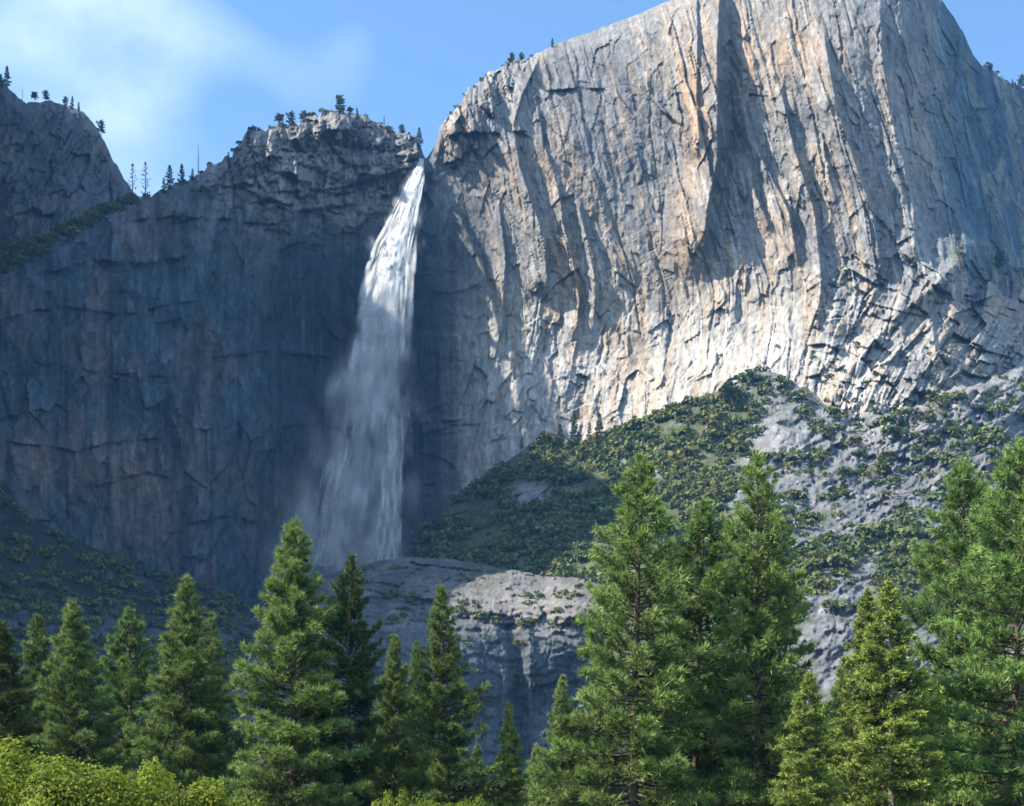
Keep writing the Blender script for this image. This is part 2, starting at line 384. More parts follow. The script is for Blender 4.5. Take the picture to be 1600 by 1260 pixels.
# top of the plateau, running back from the rim
back = np.array([6, 16, 34, 70, 140, 300, 700, 1400.0])
rows = []
for d in back:
    q = P[-1].copy(); q[:, 1] += d; q[:, 0] += 0.0
    q[:, 2] += 0.02 * d + 3 * vnoise(q[:, 0] / 30, q[:, 1] / 30, 4) * min(1, d / 40) - 2
    rows.append(q)
PB = np.stack(rows)
PP = np.concatenate([P, PB]); ny, nx = PP.shape[:2]
# colour of the stone: grey granite, tan and orange stain, dark water streaks, pale fresh rock
g = np.stack([0.255 + 0 * U, 0.248 + 0 * U, 0.238 + 0 * U], -1)
g = g + (np.array([0.085, 0.118, 0.150]) - g) * (sstep(1440, 1530, U - 0.1 * (V - 200)) * (1 - sstep(430, 520, V)))[..., None]   # shade of the far flank put into its colour, darker and bluer
def mixc(g, col, k):
    k = np.clip(k, 0, 1)[..., None]; return g * (1 - k) + np.array(col) * k
def blob(u0, v0, su, sv):
    return np.exp(-((U - u0) / su) ** 2 - ((V - v0) / sv) ** 2)
st1 = fbm(a / 16, V / 150, 4, 31); st2 = fbm(a / 6, V / 120, 4, 32); big = fbm(U / 150, V / 170, 4, 33); med = fbm(U / 45, V / 60, 5, 34)
g = mixc(g, (0.54, 0.505, 0.455), sstep(380, 560, V) * right * (1 - sstep(1330, 1450, U)) * (0.75 + 0.4 * med))
g = mixc(g, (0.37, 0.285, 0.205), right * sstep(-0.1, 0.45, st1 + 0.7 * big + 0.3 * bk1) * 0.75)
orange = 1.1 * blob(1085, 150, 28, 130) + 0.9 * blob(1170, 110, 30, 90) + 0.9 * blob(880, 400, 22, 70) + 0.8 * blob(905, 460, 20, 60) + 0.6 * blob(1050, 440, 90, 90) + 0.7 * blob(1250, 80, 40, 60) + 0.5 * blob(860, 250, 40, 60)
g = mixc(g, (0.45, 0.29, 0.165), 0.9 * orange * (0.65 + 0.9 * st1))
g = mixc(g, (0.60, 0.58, 0.545), right * sstep(0.2, 0.55, st2) * 0.55)
darkz = 1.1 * blob(940, 170, 80, 120) + 0.5 * blob(760, 320, 60, 120) + 0.6 * blob(1400, 60, 60, 90) + 0.4 * blob(1000, 300, 70, 90)
g = mixc(g, (0.13, 0.135, 0.15), right * np.clip(darkz * (0.6 + st2 * 1.2 + med), 0, 0.8))
g = mixc(g, (0.17, 0.17, 0.18), right * sstep(0.22, 0.5, -st1) * 0.5)
# left wall and recess: blue shade painted into the rock, recess also wet, with brown-pink slabs low down and long water streaks
sl1 = fbm((U + 0.5 * wob) / 20, V / 420, 4, 131); sl2 = fbm((U + 0.3 * wob) / 5, V / 300, 3, 132)
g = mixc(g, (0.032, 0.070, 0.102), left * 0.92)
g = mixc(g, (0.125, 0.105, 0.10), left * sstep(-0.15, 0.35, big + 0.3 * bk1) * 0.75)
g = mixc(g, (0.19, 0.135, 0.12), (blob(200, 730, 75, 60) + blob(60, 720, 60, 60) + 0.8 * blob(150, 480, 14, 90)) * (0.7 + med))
g = mixc(g, (0.010, 0.022, 0.034), sstep(330, 480, U) * (1 - sstep(680, 830, U)) * sstep(290, 380, V) * (0.7 + 0.5 * sl1))  # wet rock behind the falls, plus painted shade reaching to their right
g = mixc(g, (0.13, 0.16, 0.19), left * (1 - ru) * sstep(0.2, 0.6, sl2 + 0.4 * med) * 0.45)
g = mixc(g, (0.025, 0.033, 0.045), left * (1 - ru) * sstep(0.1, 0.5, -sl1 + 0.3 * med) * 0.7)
g = mixc(g, (0.29, 0.27, 0.245), ru * 0.75)
g = mixc(g, (0.10, 0.13, 0.05), right * sstep(0.3, 0.6, fbm(a / 5, V / 26, 4, 36)) * sstep(480, 600, V) * sstep(1180, 1300, U) * 0.6)
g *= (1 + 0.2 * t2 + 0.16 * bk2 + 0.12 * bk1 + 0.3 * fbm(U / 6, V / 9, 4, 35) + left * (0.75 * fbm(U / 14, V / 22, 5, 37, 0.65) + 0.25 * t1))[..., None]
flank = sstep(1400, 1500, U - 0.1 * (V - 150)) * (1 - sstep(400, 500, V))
g = g * (1 - flank[..., None] * np.array([0.52, 0.33, 0.18]))                     # more blue shade painted onto the dome's far flank
g = np.clip(g, 0.012, 0.75)
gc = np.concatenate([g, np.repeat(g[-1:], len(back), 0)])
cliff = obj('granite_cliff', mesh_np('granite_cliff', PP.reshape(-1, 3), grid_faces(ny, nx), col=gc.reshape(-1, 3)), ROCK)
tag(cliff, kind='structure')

def cliff_Y(u, v): return tps(WALL, np.atleast_1d(np.asarray(u, float)), np.atleast_1d(np.asarray(v, float)))

# ---------------------------------------------------------------- terrain: far buttress on the left, talus, bench, forested slope, valley floor
def sheet(name, us, top, bottom, ctrl, nt, relief, colour, mat=ROCK, back=(8, 30, 90, 200), jag=None, round_top=0.0, drop=0.0, kind='structure', rise=0.0):
    """terrain sheet between two photo lines, its distance from a spline through ctrl, with its top running back out of sight"""
    U = np.repeat(np.asarray(us, float)[None], nt, 0)
    vt = interp_line(top, us) + (jag(us) if jag else 0); vb = interp_line(bottom, us)
    V = vb[None] + (vt - vb)[None] * np.linspace(0, 1, nt)[:, None]
    base = tps(ctrl, U, V)
    rel, extra = relief(U, V)
    if round_top: base = base + round_top * np.clip(1 - (V - vt[None]) / 25.0, 0, 1) ** 2
    Y = base - rel
    P = ray(U, V, Y)
    rows = []
    for d in back:
        q = P[-1].copy(); q[:, 1] += d; q[:, 0] *= (1 + d / 4000); q[:, 2] += rise * d - drop; rows.append(q)
    PP = np.concatenate([P, np.stack(rows)]); g = colour(U, V, extra); g = np.concatenate([g, np.repeat(g[-1:], len(back), 0)])
    ny, nx = PP.shape[:2]
    o = obj(name, mesh_np(name, PP.reshape(-1, 3), grid_faces(ny, nx), col=g.reshape(-1, 3)), mat)
    tag(o, kind=kind)
    return U, V, Y
def base_col(U, c): return np.ones(U.shape + (1,)) * np.array(c)
def mixa(g, col, k):
    k = np.clip(k, 0, 1)[..., None]; return g * (1 - k) + np.array(col) * k

# far left buttress behind the ramp
A_RIM = [(-140, 60), (-60, 96), (0, 118), (14, 138), (28, 152), (42, 162), (60, 160), (78, 156), (100, 164), (122, 170), (138, 182), (152, 200), (162, 220), (172, 240), (186, 266), (200, 290), (212, 306), (226, 318), (262, 345)]
def relA(U, V):
    w = 6 * fbm(U / 40, V / 60, 3, 61); aa = U + w + 0.25 * (V - 200)
    t, e = worley(aa / 26, V / 40, 62); t2, _ = worley(aa / 11, V / 16, 63)
    r = 22 * plates(aa, V, 60, 64, 0.6) + 12 * plates(aa + 9, V, 26, 65, 0.6) + 5 * plates(aa, V, 11, 66, .6) + 6 * t + 3 * t2 + 2 * fbm(aa / 9, V / 16, 4, 67)
    return r, (aa, t2)
def colA(U, V, ex):
    aa, t2 = ex
    s1 = fbm(aa / 9, V / 70, 4, 68); b = fbm(U / 60, V / 60, 4, 69)
    g = base_col(U, (0.10, 0.12, 0.14)); g = mixa(g, (0.22, 0.16, 0.12), sstep(0.1, 0.5, s1 + 0.5 * b) * 0.7); g = mixa(g, (0.07, 0.09, 0.06), sstep(0.15, 0.45, -b) * sstep(230, 380, V) * 0.7)
    return np.clip(g * (1 + 0.2 * t2)[..., None], 0.03, 0.7)
sheet('granite_buttress', np.arange(-140, 262, 1.7), A_RIM, [(-140, 520), (262, 470)],
      [(-140, 100, 1480), (-140, 500, 1400), (0, 130, 1500), (0, 450, 1420), (100, 170, 1520), (100, 400, 1450), (160, 230, 1560), (160, 400, 1480), (210, 310, 1640), (262, 345, 1700), (262, 470, 1600)],
      170, relA, colA, back=(8, 20, 60, 200, 700), jag=lambda u: 5 * fbm(u / 14, u * 0 + 2.2, 4, 60) + 4 * (hashf(np.floor(u / 6).astype(np.int64), np.zeros(len(u), np.int64), np.zeros(len(u), np.int64), 3) - .5), round_top=25)

# talus slope below the dome
T_TOP = [(540, 915), (600, 885), (640, 862), (662, 842), (690, 802), (740, 756), (780, 730), (830, 694), (860, 680), (900, 692), (960, 674), (1000, 656), (1060, 630), (1120, 612), (1180, 580), (1210, 582), (1260, 612), (1300, 642), (1360, 652), (1420, 642), (1480, 612), (1540, 602), (1600, 575), (1760, 560)]
tt = np.array(T_TOP, float); yt = cliff_Y(tt[:, 0], tt[:, 1] + 4) - 10
T_CTRL = [(u, v, y) for (u, v), y in zip(T_TOP, yt)] + [
    (1600, 680, 1235), (1400, 720, 1185), (1200, 700, 1232), (1000, 750, 1262), (850, 780, 1325), (740, 830, 1372), (640, 900, 1420), (560, 960, 1400), (700, 900, 1300), (860, 870, 1180), (1000, 870, 1090),
    (1200, 820, 1070), (1200, 900, 985), (1400, 860, 1005), (1600, 800, 1075), (1000, 960, 985), (1200, 1000, 915), (1400, 1000, 880), (1600, 950, 930), (1200, 1150, 800), (1600, 1150, 780), (900, 1150, 850), (700, 1050, 1150), (560, 1150, 1150), (1760, 700, 1230), (1760, 1150, 760)]
def relT(U, V):
    w = 10 * fbm(U / 60, V / 50, 3, 71)
    d = (U * 0.55 + V * 0.83)          # outcrops dip down to the left
    c = (U * 0.83 - V * 0.55)
    t, e = worley((c + w) / 60, (d + w) / 30, 72); t2, e2 = worley((c + w) / 20, (d) / 12, 73); t3, _ = worley(c / 8, d / 6, 74)
    rocky = np.clip(sstep(1120, 1350, U) * 0.8 + 0.25 + 0.8 * fbm(U / 90, V / 60, 4, 75), 0.1, 1.2) * (1 - 0.5 * sstep(760, 900, V))
    out = np.exp(-(((U - 1215) + 0.6 * (V - 695)) / 55) ** 2 - ((V - 695) / 48) ** 2)
    out2 = np.exp(-((U - 825) / 34) ** 2 - ((V - 772) / 20) ** 2)
    r = rocky * (8 * t + 4 * t2 + 3.0 * t3 + 4.5 * blocks(c + w, d, 30, 17, 234) + 2.5 * blocks(c, d, 12, 8, 235) + 9 * fbm(c / 70, d / 24, 5, 79, 0.55, True)) + 22 * fbm(U / 160, V / 110, 4, 76) + 3.0 * fbm(U / 14, V / 11, 4, 77) + 20 * out + 12 * out2
    r += sstep(1220, 1320, U) * (14 * plates(c + w, d, 70, 252, .4) + 8 * plates(c + w, d, 30, 253, .4)) * (1 - sstep(700, 820, V))
    r *= sstep(-8, 14 + 12 * (1 - sstep(1220, 1320, U)), V - interp_line(T_TOP, U[0])[None])
    return r, (rocky, t2, t3, out + out2, w)
def colT(U, V, ex):
    rocky, t2, t3, out, w = ex
    n = fbm(U / 45, V / 28, 5, 78)
    g = base_col(U, (0.155, 0.16, 0.165)); g = mixa(g, (0.25, 0.25, 0.25), sstep(0.1, 0.6, n)); g = mixa(g, (0.085, 0.10, 0.045), sstep(0.0, 0.4, -n + 0.3 - 0.7 * rocky + 0.5 * (1 - sstep(1050, 1250, U))))
    g = mixa(g, (0.24, 0.24, 0.24), out)
    g = mixa(g, (0.27, 0.262, 0.25), sstep(1230, 1330, U) * (1 - sstep(10, 90, V - interp_line(T_TOP, U[0])[None])) * 0.8)
    return np.clip(g * (1 + 0.25 * t2 + 0.15 * t3)[..., None], 0.04, 0.7)
T_U, T_V, T_Y = sheet('talus_slope', np.arange(540, 1760, 2.05), T_TOP, [(540, 965), (900, 965), (1000, 1070), (1100, 1220), (1200, 1340), (1760, 1340)], T_CTRL, 275, relT, colT, back=(30, 80), jag=lambda u: (14 * fbm(u / 26, u * 0 + .4, 4, 251) - 4) * sstep(1215, 1270, u))

# rounded granite bench and its lower cliff, in front of the foot of the falls
B_TOP = [(330, 1090), (380, 1030), (410, 985), (440, 945), (490, 908), (530, 892), (560, 884), (600, 876), (640, 870), (680, 872), (730, 878), (790, 889), (850, 900), (920, 905), (980, 930), (1060, 990), (1140, 1060)]
def relB(U, V):
    w = 8 * fbm(U / 60, V / 40, 3, 81)
    t, e = worley((U + w) / 70, (V + w + 0.12 * U) / 26, 82); t2, _ = worley((U + w) / 26, (V + w) / 11, 83); t3, _ = worley(U / 10, V / 6, 84)
    face = sstep(960, 1010, V + 14 * fbm(U / 50, V * 0, 3, 85))
    kb = blocks((U + 0.5 * V), V - 0.12 * U, 60, 10, 231); kb2 = blocks(U + w, V - 0.1 * U, 17, 7, 232)
    r = (1 - face) * (4 * t + 2 * t2 + 1.5 * t3 + 7 * kb + 3.5 * kb2) + face * 2.5 * blocks(U + w, V, 26, 60, 233) + face * (5 * plates(U + w, V, 60, 86, .3) + 2 * plates(U + w, V, 22, 87, .3) + 2 * t2) + 1.5 * fbm(U / 12, V / 8, 4, 88) + 6 * fbm(U / 90, V / 60, 3, 89)
    r += 14 * np.clip(1 - np.abs((V - 948) - 0.1 * (U - 800) - w) / 26, 0, 1) * (1 - face)
    notch = np.exp(-((U - 800 - 0.12 * (V - 1000) + 1.2 * w) / 13) ** 2) * sstep(955, 985, V)
    r -= 16 * notch
    return r, (face, t2, w)
def colB(U, V, ex):
    face, t2, w = ex
    n = fbm(U / 60, V / 22, 5, 90); s = fbm((U + w) / 7, V / 60, 4, 91)
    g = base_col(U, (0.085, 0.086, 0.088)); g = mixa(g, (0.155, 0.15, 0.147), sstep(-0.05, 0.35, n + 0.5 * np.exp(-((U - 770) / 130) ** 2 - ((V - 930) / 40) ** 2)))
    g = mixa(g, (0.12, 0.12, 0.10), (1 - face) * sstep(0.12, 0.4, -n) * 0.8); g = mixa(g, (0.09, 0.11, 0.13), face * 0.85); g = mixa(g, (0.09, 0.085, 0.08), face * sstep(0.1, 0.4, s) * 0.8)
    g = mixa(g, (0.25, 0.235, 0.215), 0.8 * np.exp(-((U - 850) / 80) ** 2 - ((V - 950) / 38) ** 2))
    return np.clip(g * (1 + 0.25 * t2)[..., None], 0.04, 0.75)
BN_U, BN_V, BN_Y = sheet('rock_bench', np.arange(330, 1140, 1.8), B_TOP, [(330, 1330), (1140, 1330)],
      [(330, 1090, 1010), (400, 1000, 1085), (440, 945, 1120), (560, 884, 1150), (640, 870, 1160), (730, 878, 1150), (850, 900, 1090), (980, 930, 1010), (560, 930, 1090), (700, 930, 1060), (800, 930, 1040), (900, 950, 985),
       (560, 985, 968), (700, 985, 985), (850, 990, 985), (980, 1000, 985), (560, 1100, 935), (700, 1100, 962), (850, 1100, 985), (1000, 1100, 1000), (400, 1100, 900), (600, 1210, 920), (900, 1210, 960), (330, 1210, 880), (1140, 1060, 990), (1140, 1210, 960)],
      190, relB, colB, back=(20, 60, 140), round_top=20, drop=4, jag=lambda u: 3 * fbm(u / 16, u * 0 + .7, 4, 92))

# dark wooded slope at the foot of the left wall
L_TOP = [(-140, 690), (-60, 720), (0, 748), (18, 790), (40, 806), (100, 834), (160, 862), (220, 886), (300, 908), (360, 930), (420, 962), (500, 1010), (560, 1050)]
def relL(U, V):
    w = 8 * fbm(U / 50, V / 40, 3, 101); t, _ = worley((U + w) / 40, (V + w) / 22, 102); t2, _ = worley((U + w) / 14, V / 9, 103)
    return 5 * t + 2 * t2 + 18 * fbm(U / 90, V / 60, 5, 104), (t2,)
def colL(U, V, ex):
    n = fbm(U / 50, V / 24, 5, 105)
    g = base_col(U, (0.025, 0.033, 0.03)); g = mixa(g, (0.09, 0.10, 0.11), sstep(0.15, 0.5, n + 0.35 * sstep(930, 980, V)))
    return np.clip(g * (1 + 0.25 * ex[0])[..., None], 0.02, 0.6)
L_U, L_V, L_Y = sheet('wooded_slope_terrain', np.arange(-140, 562, 2.2), L_TOP, [(-140, 1340), (562, 1340)],
      [(-140, 690, 1190), (0, 748, 1215), (100, 834, 1240), (220, 886, 1270), (360, 930, 1290), (420, 962, 1280), (560, 1050, 1230), (-140, 900, 1060), (0, 900, 1080), (200, 960, 1120), (360, 1010, 1120), (500, 1060, 1120), (-140, 1210, 800), (100, 1210, 800), (300, 1210, 820), (560, 1210, 880)],
      170, relL, colL, back=(20, 60), jag=lambda u: 4 * fbm(u / 18, u * 0 + .7, 4, 106))

# added rock spur, unseen left of the view, crest shaped for the shadow it casts
sx = np.concatenate([np.linspace(-1900, -640, 40), np.linspace(-620, -400, 56)]); sy = np.linspace(770, 1560, 190)
SX, SY = np.meshgrid(sx, sy)
crest_z = np.interp(SY, [770, 800, 850, 950, 985, 1010, 1046, 1080, 1110, 1322, 1335, 1350, 1370, 1400, 1440, 1560], [40, 430, 560, 618, 635, 660, 745, 880, 950, 985, 1022, 1062, 1090, 1080, 1045, 980])
crest_x = np.interp(SY, [770, 1000, 1110, 1330, 1420, 1560], [-455, -457, -462, -535, -580, -660]) + 10 * fbm(SY / 60, SX * 0, 4, 120)
dx = SX - crest_x
SZ = np.where(dx > 0, crest_z * np.clip(1 - dx / 38.0, 0, 1), crest_z + 0.12 * np.minimum(-dx, 300) - 0.25 * np.clip(-dx - 300, 0, None))
SZ = np.maximum(SZ + 10 * fbm(SX / 40, SY / 40, 5, 121), -5)
sg = base_col(SX, (0.27, 0.26, 0.25)) * (1 + 0.3 * fbm(SX / 30, SY / 30, 4, 122))[..., None]
tag(obj('shadow_spur', mesh_np('shadow_spur', np.stack([SX, SY, SZ], -1).reshape(-1, 3), grid_faces(*SX.shape), col=sg.reshape(-1, 3)), ROCK), kind='structure')

# valley floor: one sheet, level near the camera and rising under the slopes, on to the horizon
gx = np.concatenate([[-30000, -12000, -5000, -2500], np.linspace(-1500, 1500, 61), [2500, 5000, 12000, 30000]])
gy = np.concatenate([[-30000, -8000, -2000, -600], np.linspace(-200, 1100, 66), [1500, 2500, 6000, 30000]])
GX, GY = np.meshgrid(gx, gy)
def ground_z(x, y):
    x = np.asarray(x, float); y = np.asarray(y, float)
    rise = np.clip(y - 430, 0, 500); rise = rise * rise / (rise + 200) * 0.2
    return rise + 0.5 * fbm(x / 40, y / 40, 3, 111) * np.clip(np.hypot(x, y) / 60, 0, 1)
GZ = ground_z(GX, GY)
def ground_mat():
    m, nt, out = new_mat('meadow_ground')
    b = N(nt, 'ShaderNodeBsdfPrincipled'); b.inputs['Roughness'].default_value = 1.0
    tc = N(nt, 'ShaderNodeTexCoord'); n = N(nt, 'ShaderNodeTexNoise'); n.inputs['Scale'].default_value = 0.15; n.inputs['Detail'].default_value = 8
    nt.links.new(tc.outputs['Object'], n.inputs['Vector'])
    r = N(nt, 'ShaderNodeValToRGB'); r.color_ramp.elements[0].position = 0.35; r.color_ramp.elements[0].color = (0.05, 0.065, 0.02, 1); r.color_ramp.elements[1].position = 0.65; r.color_ramp.elements[1].color = (0.11, 0.10, 0.045, 1)
    nt.links.new(n.outputs['Fac'], r.inputs[0]); nt.links.new(r.outputs[0], b.inputs['Base Color']); nt.links.new(b.outputs[0], out.inputs['Surface'])
    return m
gr = obj('ground', mesh_np('ground', np.stack([GX, GY, GZ], -1).reshape(-1, 3), grid_faces(*GX.shape), smooth=True), ground_mat())
tag(gr, kind='structure')


# ---------------------------------------------------------------- vegetation
def leaf_mat(name, trans=0.35, hue_var=0.25, rough=0.7):
    m, nt, out = new_mat(name)
    at_ = N(nt, 'ShaderNodeAttribute', attribute_name='Col')
    oi = N(nt, 'ShaderNodeObjectInfo')
    r = N(nt, 'ShaderNodeMapRange'); r.inputs[3].default_value = 1 - hue_var; r.inputs[4].default_value = 1 + hue_var
    nt.links.new(oi.outputs['Random'], r.inputs[0])
    mx = N(nt, 'ShaderNodeMix', data_type='RGBA', blend_type='MULTIPLY'); mx.inputs['Factor'].default_value = 1
    nt.links.new(at_.outputs['Color'], mx.inputs['A']); nt.links.new(r.outputs[0], mx.inputs['B'])
    d = N(nt, 'ShaderNodeBsdfPrincipled'); d.inputs['Roughness'].default_value = rough; d.inputs['Specular IOR Level'].default_value = 0.3
    t = N(nt, 'ShaderNodeBsdfTranslucent')
    nt.links.new(mx.outputs['Result'], d.inputs['Base Color']); nt.links.new(mx.outputs['Result'], t.inputs['Color'])
    ms = N(nt, 'ShaderNodeMixShader'); ms.inputs[0].default_value = trans
    nt.links.new(d.outputs[0], ms.inputs[1]); nt.links.new(t.outputs[0], ms.inputs[2]); nt.links.new(ms.outputs[0], out.inputs['Surface'])
    return m
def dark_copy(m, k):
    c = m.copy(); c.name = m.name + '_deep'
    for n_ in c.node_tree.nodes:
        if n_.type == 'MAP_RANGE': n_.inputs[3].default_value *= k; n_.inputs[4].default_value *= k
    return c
def bark_mat(name, c1, c2):
    m, nt, out = new_mat(name)
    b = N(nt, 'ShaderNodeBsdfPrincipled'); b.inputs['Roughness'].default_value = 0.95
    tc = N(nt, 'ShaderNodeTexCoord'); mp = N(nt, 'ShaderNodeMapping'); mp.inputs['Scale'].default_value = (4, 4, 0.8)
    n = N(nt, 'ShaderNodeTexNoise'); n.inputs['Scale'].default_value = 1.0; n.inputs['Detail'].default_value = 5
    nt.links.new(tc.outputs['Object'], mp.inputs[0]); nt.links.new(mp.outputs[0], n.inputs['Vector'])
    r = N(nt, 'ShaderNodeValToRGB'); r.color_ramp.elements[0].position = 0.35; r.color_ramp.elements[0].color = (*c1, 1); r.color_ramp.elements[1].position = 0.65; r.color_ramp.elements[1].color = (*c2, 1)
    nt.links.new(n.outputs['Fac'], r.inputs[0]); nt.links.new(r.outputs[0], b.inputs['Base Color'])
    bp = N(nt, 'ShaderNodeBump'); bp.inputs['Strength'].default_value = 0.8; bp.inputs['Distance'].default_value = 0.1
    nt.links.new(n.outputs['Fac'], bp.inputs['Height']); nt.links.new(bp.outputs[0], b.inputs['Normal'])
    nt.links.new(b.outputs[0], out.inputs['Surface'])
    return m
NEEDLE = leaf_mat('pine_needles', 0.25, 0.2, 0.5)
NEEDLE_DEEP = dark_copy(NEEDLE, 0.42)          # the same needles made darker, blackish green
LEAF = leaf_mat('broad_leaves', 0.5, 0.1)
SCRUB = leaf_mat('scrub_leaves', 0.25, 0.3)
BARK = bark_mat('pine_bark', (0.05, 0.035, 0.025), (0.17, 0.11, 0.075))
PALEBARK = bark_mat('weathered_bark', (0.14, 0.12, 0.10), (0.34, 0.30, 0.26))

def tube(path, radii, sides):
    """closed tapered tube along a path: verts, quad faces"""
    path = np.asarray(path, float); n = len(path)
    d = np.gradient(path, axis=0); d /= np.linalg.norm(d, axis=1, keepdims=True) + 1e-9
    ref = np.where(np.abs(d[:, 2:3]) > 0.9, np.array([[1.0, 0, 0]]), np.array([[0, 0, 1.0]]))
    x = np.cross(d, ref); x /= np.linalg.norm(x, axis=1, keepdims=True) + 1e-9
    y = np.cross(d, x)
    ang = np.linspace(0, 2 * math.pi, sides, endpoint=False)
    v = path[:, None] + np.asarray(radii)[:, None, None] * (np.cos(ang)[None, :, None] * x[:, None] + np.sin(ang)[None, :, None] * y[:, None])
    i = np.arange(n * sides).reshape(n, sides); j = np.roll(i, -1, 1)
    f = np.stack([i[:-1], j[:-1], j[1:], i[1:]], -1).reshape(-1, 4)
    return v.reshape(-1, 3), f
class Bag:
    def __init__(s): s.v = []; s.f = []; s.c = []; s.n = 0
    def add(s, v, f, c=None):
        s.v.append(v); s.f.append(np.asarray(f) + s.n); s.n += len(v)
        if c is not None: s.c.append(c)
    def mesh(s, name, smooth=False):
        return mesh_np(name, np.concatenate(s.v), np.concatenate(s.f), smooth, np.concatenate(s.c) if s.c else None)
def unit(v): return v / (np.linalg.norm(v, axis=-1, keepdims=True) + 1e-9)

def needles(r, C, A, n, length, width, spread, c_lo, c_hi, tone):
    """tufts of n narrow triangles at points C, pointing about axes A"""
    m = len(C)
    d = unit(A[:, None] + spread * r.normal(size=(m, n, 3)))
    L = length * r.uniform(0.6, 1.15, (m, n, 1)) 
    side = unit(np.cross(d, r.normal(size=(m, n, 3)))) * width * 0.5
    b = C[:, None] + d * L * 0.05
    v = np.stack([b - side, b + side, b + d * L], 2)
    f = np.arange(m * n * 3).reshape(-1, 3)
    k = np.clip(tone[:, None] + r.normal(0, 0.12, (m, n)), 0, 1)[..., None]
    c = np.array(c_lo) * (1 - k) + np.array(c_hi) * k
    return v.reshape(-1, 3), f, np.repeat(c.reshape(-1, 3), 3, 0)

def conifer(seed, H=40.0, R=7.0, crown0=0.12, prof=((0, .55), (.15, 1), (.5, .72), (.8, .36), (1, .04)), nb=130, dens=5.5, nn=12, nl=0.75, nw=0.12, spread=0.55,
            c_lo=(0.03, 0.055, 0.018), c_hi=(0.10, 0.14, 0.04), droop=0.10, rise=0.55, trunk_r=0.5, patchy=0.25, bare=0.10):
    """(trunk mesh, limb mesh, crown mesh) of a conifer of height H"""
    r = np.random.default_rng(seed)
    zs = np.linspace(0, 1, 14); wob = np.cumsum(r.normal(0, 0.05, (14, 2)), 0) * H / 60
    path = np.stack([wob[:, 0], wob[:, 1], zs * H * 0.985], 1)
    tb = Bag(); tb.add(*tube(path, trunk_r * (1 - zs) ** 0.85 + 0.03, 9))
    lb = tb; C = []; A = []; T = []
    pz = np.array(prof)
    gap = r.uniform(0, 6.28, 4)
    for i in range(nb):
        t = (i + r.uniform(0, 1)) / nb
        t = t ** 0.9
        h = H * (crown0 + (1 - crown0) * t)
        az = i * 2.39996 + r.normal(0, 0.4)
        Lb = R * np.interp(t, pz[:, 0], pz[:, 1]) * r.uniform(0.62, 1.12) * (1 - patchy * (0.5 + 0.5 * math.sin(3 * az + gap[0] + 9 * t)) * r.uniform(0, 1))
        if t > 0.97: Lb *= 0.6
        el = -droop * 2.2 * (1 - t) + rise * t ** 1.3 + r.normal(0, 0.08)
        o = np.array([np.interp(h, path[:, 2], path[:, 0]), np.interp(h, path[:, 2], path[:, 1]), h])
        hd = np.array([math.cos(az), math.sin(az), 0.0])
        s = np.linspace(0, 1, 5)
        bp = o + Lb * s[:, None] * hd * math.cos(el) + np.array([0, 0, 1.0]) * (Lb * (math.sin(el) * s + droop * 1.6 * s ** 2.2 * (1 - 0.4 * t)))[:, None]
        lb.add(*tube(bp, np.linspace(0.028 * Lb ** 0.8 + 0.02, 0.012, 5), 4))
        n = max(3, int(Lb * dens * (1.5 - 0.5 * t)))
        sp = bare + (1.02 - bare) * r.uniform(0, 1, n) ** 0.75
        sp[-1] = 1.0
        pos = np.stack([np.interp(sp, s, bp[:, k]) for k in range(3)], 1)
        lat = np.array([-hd[1], hd[0], 0])
        w = 0.30 * Lb * (1.05 - sp) ** 0.6 + 0.12
        off = r.normal(0, 0.55, n)
        pos += lat * (off * w)[:, None] + hd * (np.abs(off) * w * 0.4)[:, None] + np.array([0, 0, 1.0]) * (r.normal(0.12, 0.16, n) * (0.5 + w))[:, None]
        ax = unit(hd * 0.75 + lat * off[:, None] * 0.7 + np.array([0, 0, 0.55]) + r.normal(0, 0.25, (n, 3)))
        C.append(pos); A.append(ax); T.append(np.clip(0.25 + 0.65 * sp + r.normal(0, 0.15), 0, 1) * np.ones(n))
    # leader
    n = 14
    C.append(np.stack([r.normal(0, 0.12, n), r.normal(0, 0.12, n), H * np.linspace(0.95, 1.0, n)], 1) + np.array([path[-1, 0], path[-1, 1], 0])); A.append(unit(np.array([0, 0, 1.0]) + r.normal(0, 0.4, (n, 3)))); T.append(np.full(n, 0.8))
    C = np.concatenate(C); A = np.concatenate(A); T = np.concatenate(T)
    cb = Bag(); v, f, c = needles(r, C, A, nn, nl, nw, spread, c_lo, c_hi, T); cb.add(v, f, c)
    return tb.mesh('trunk', True), cb.mesh('crown')

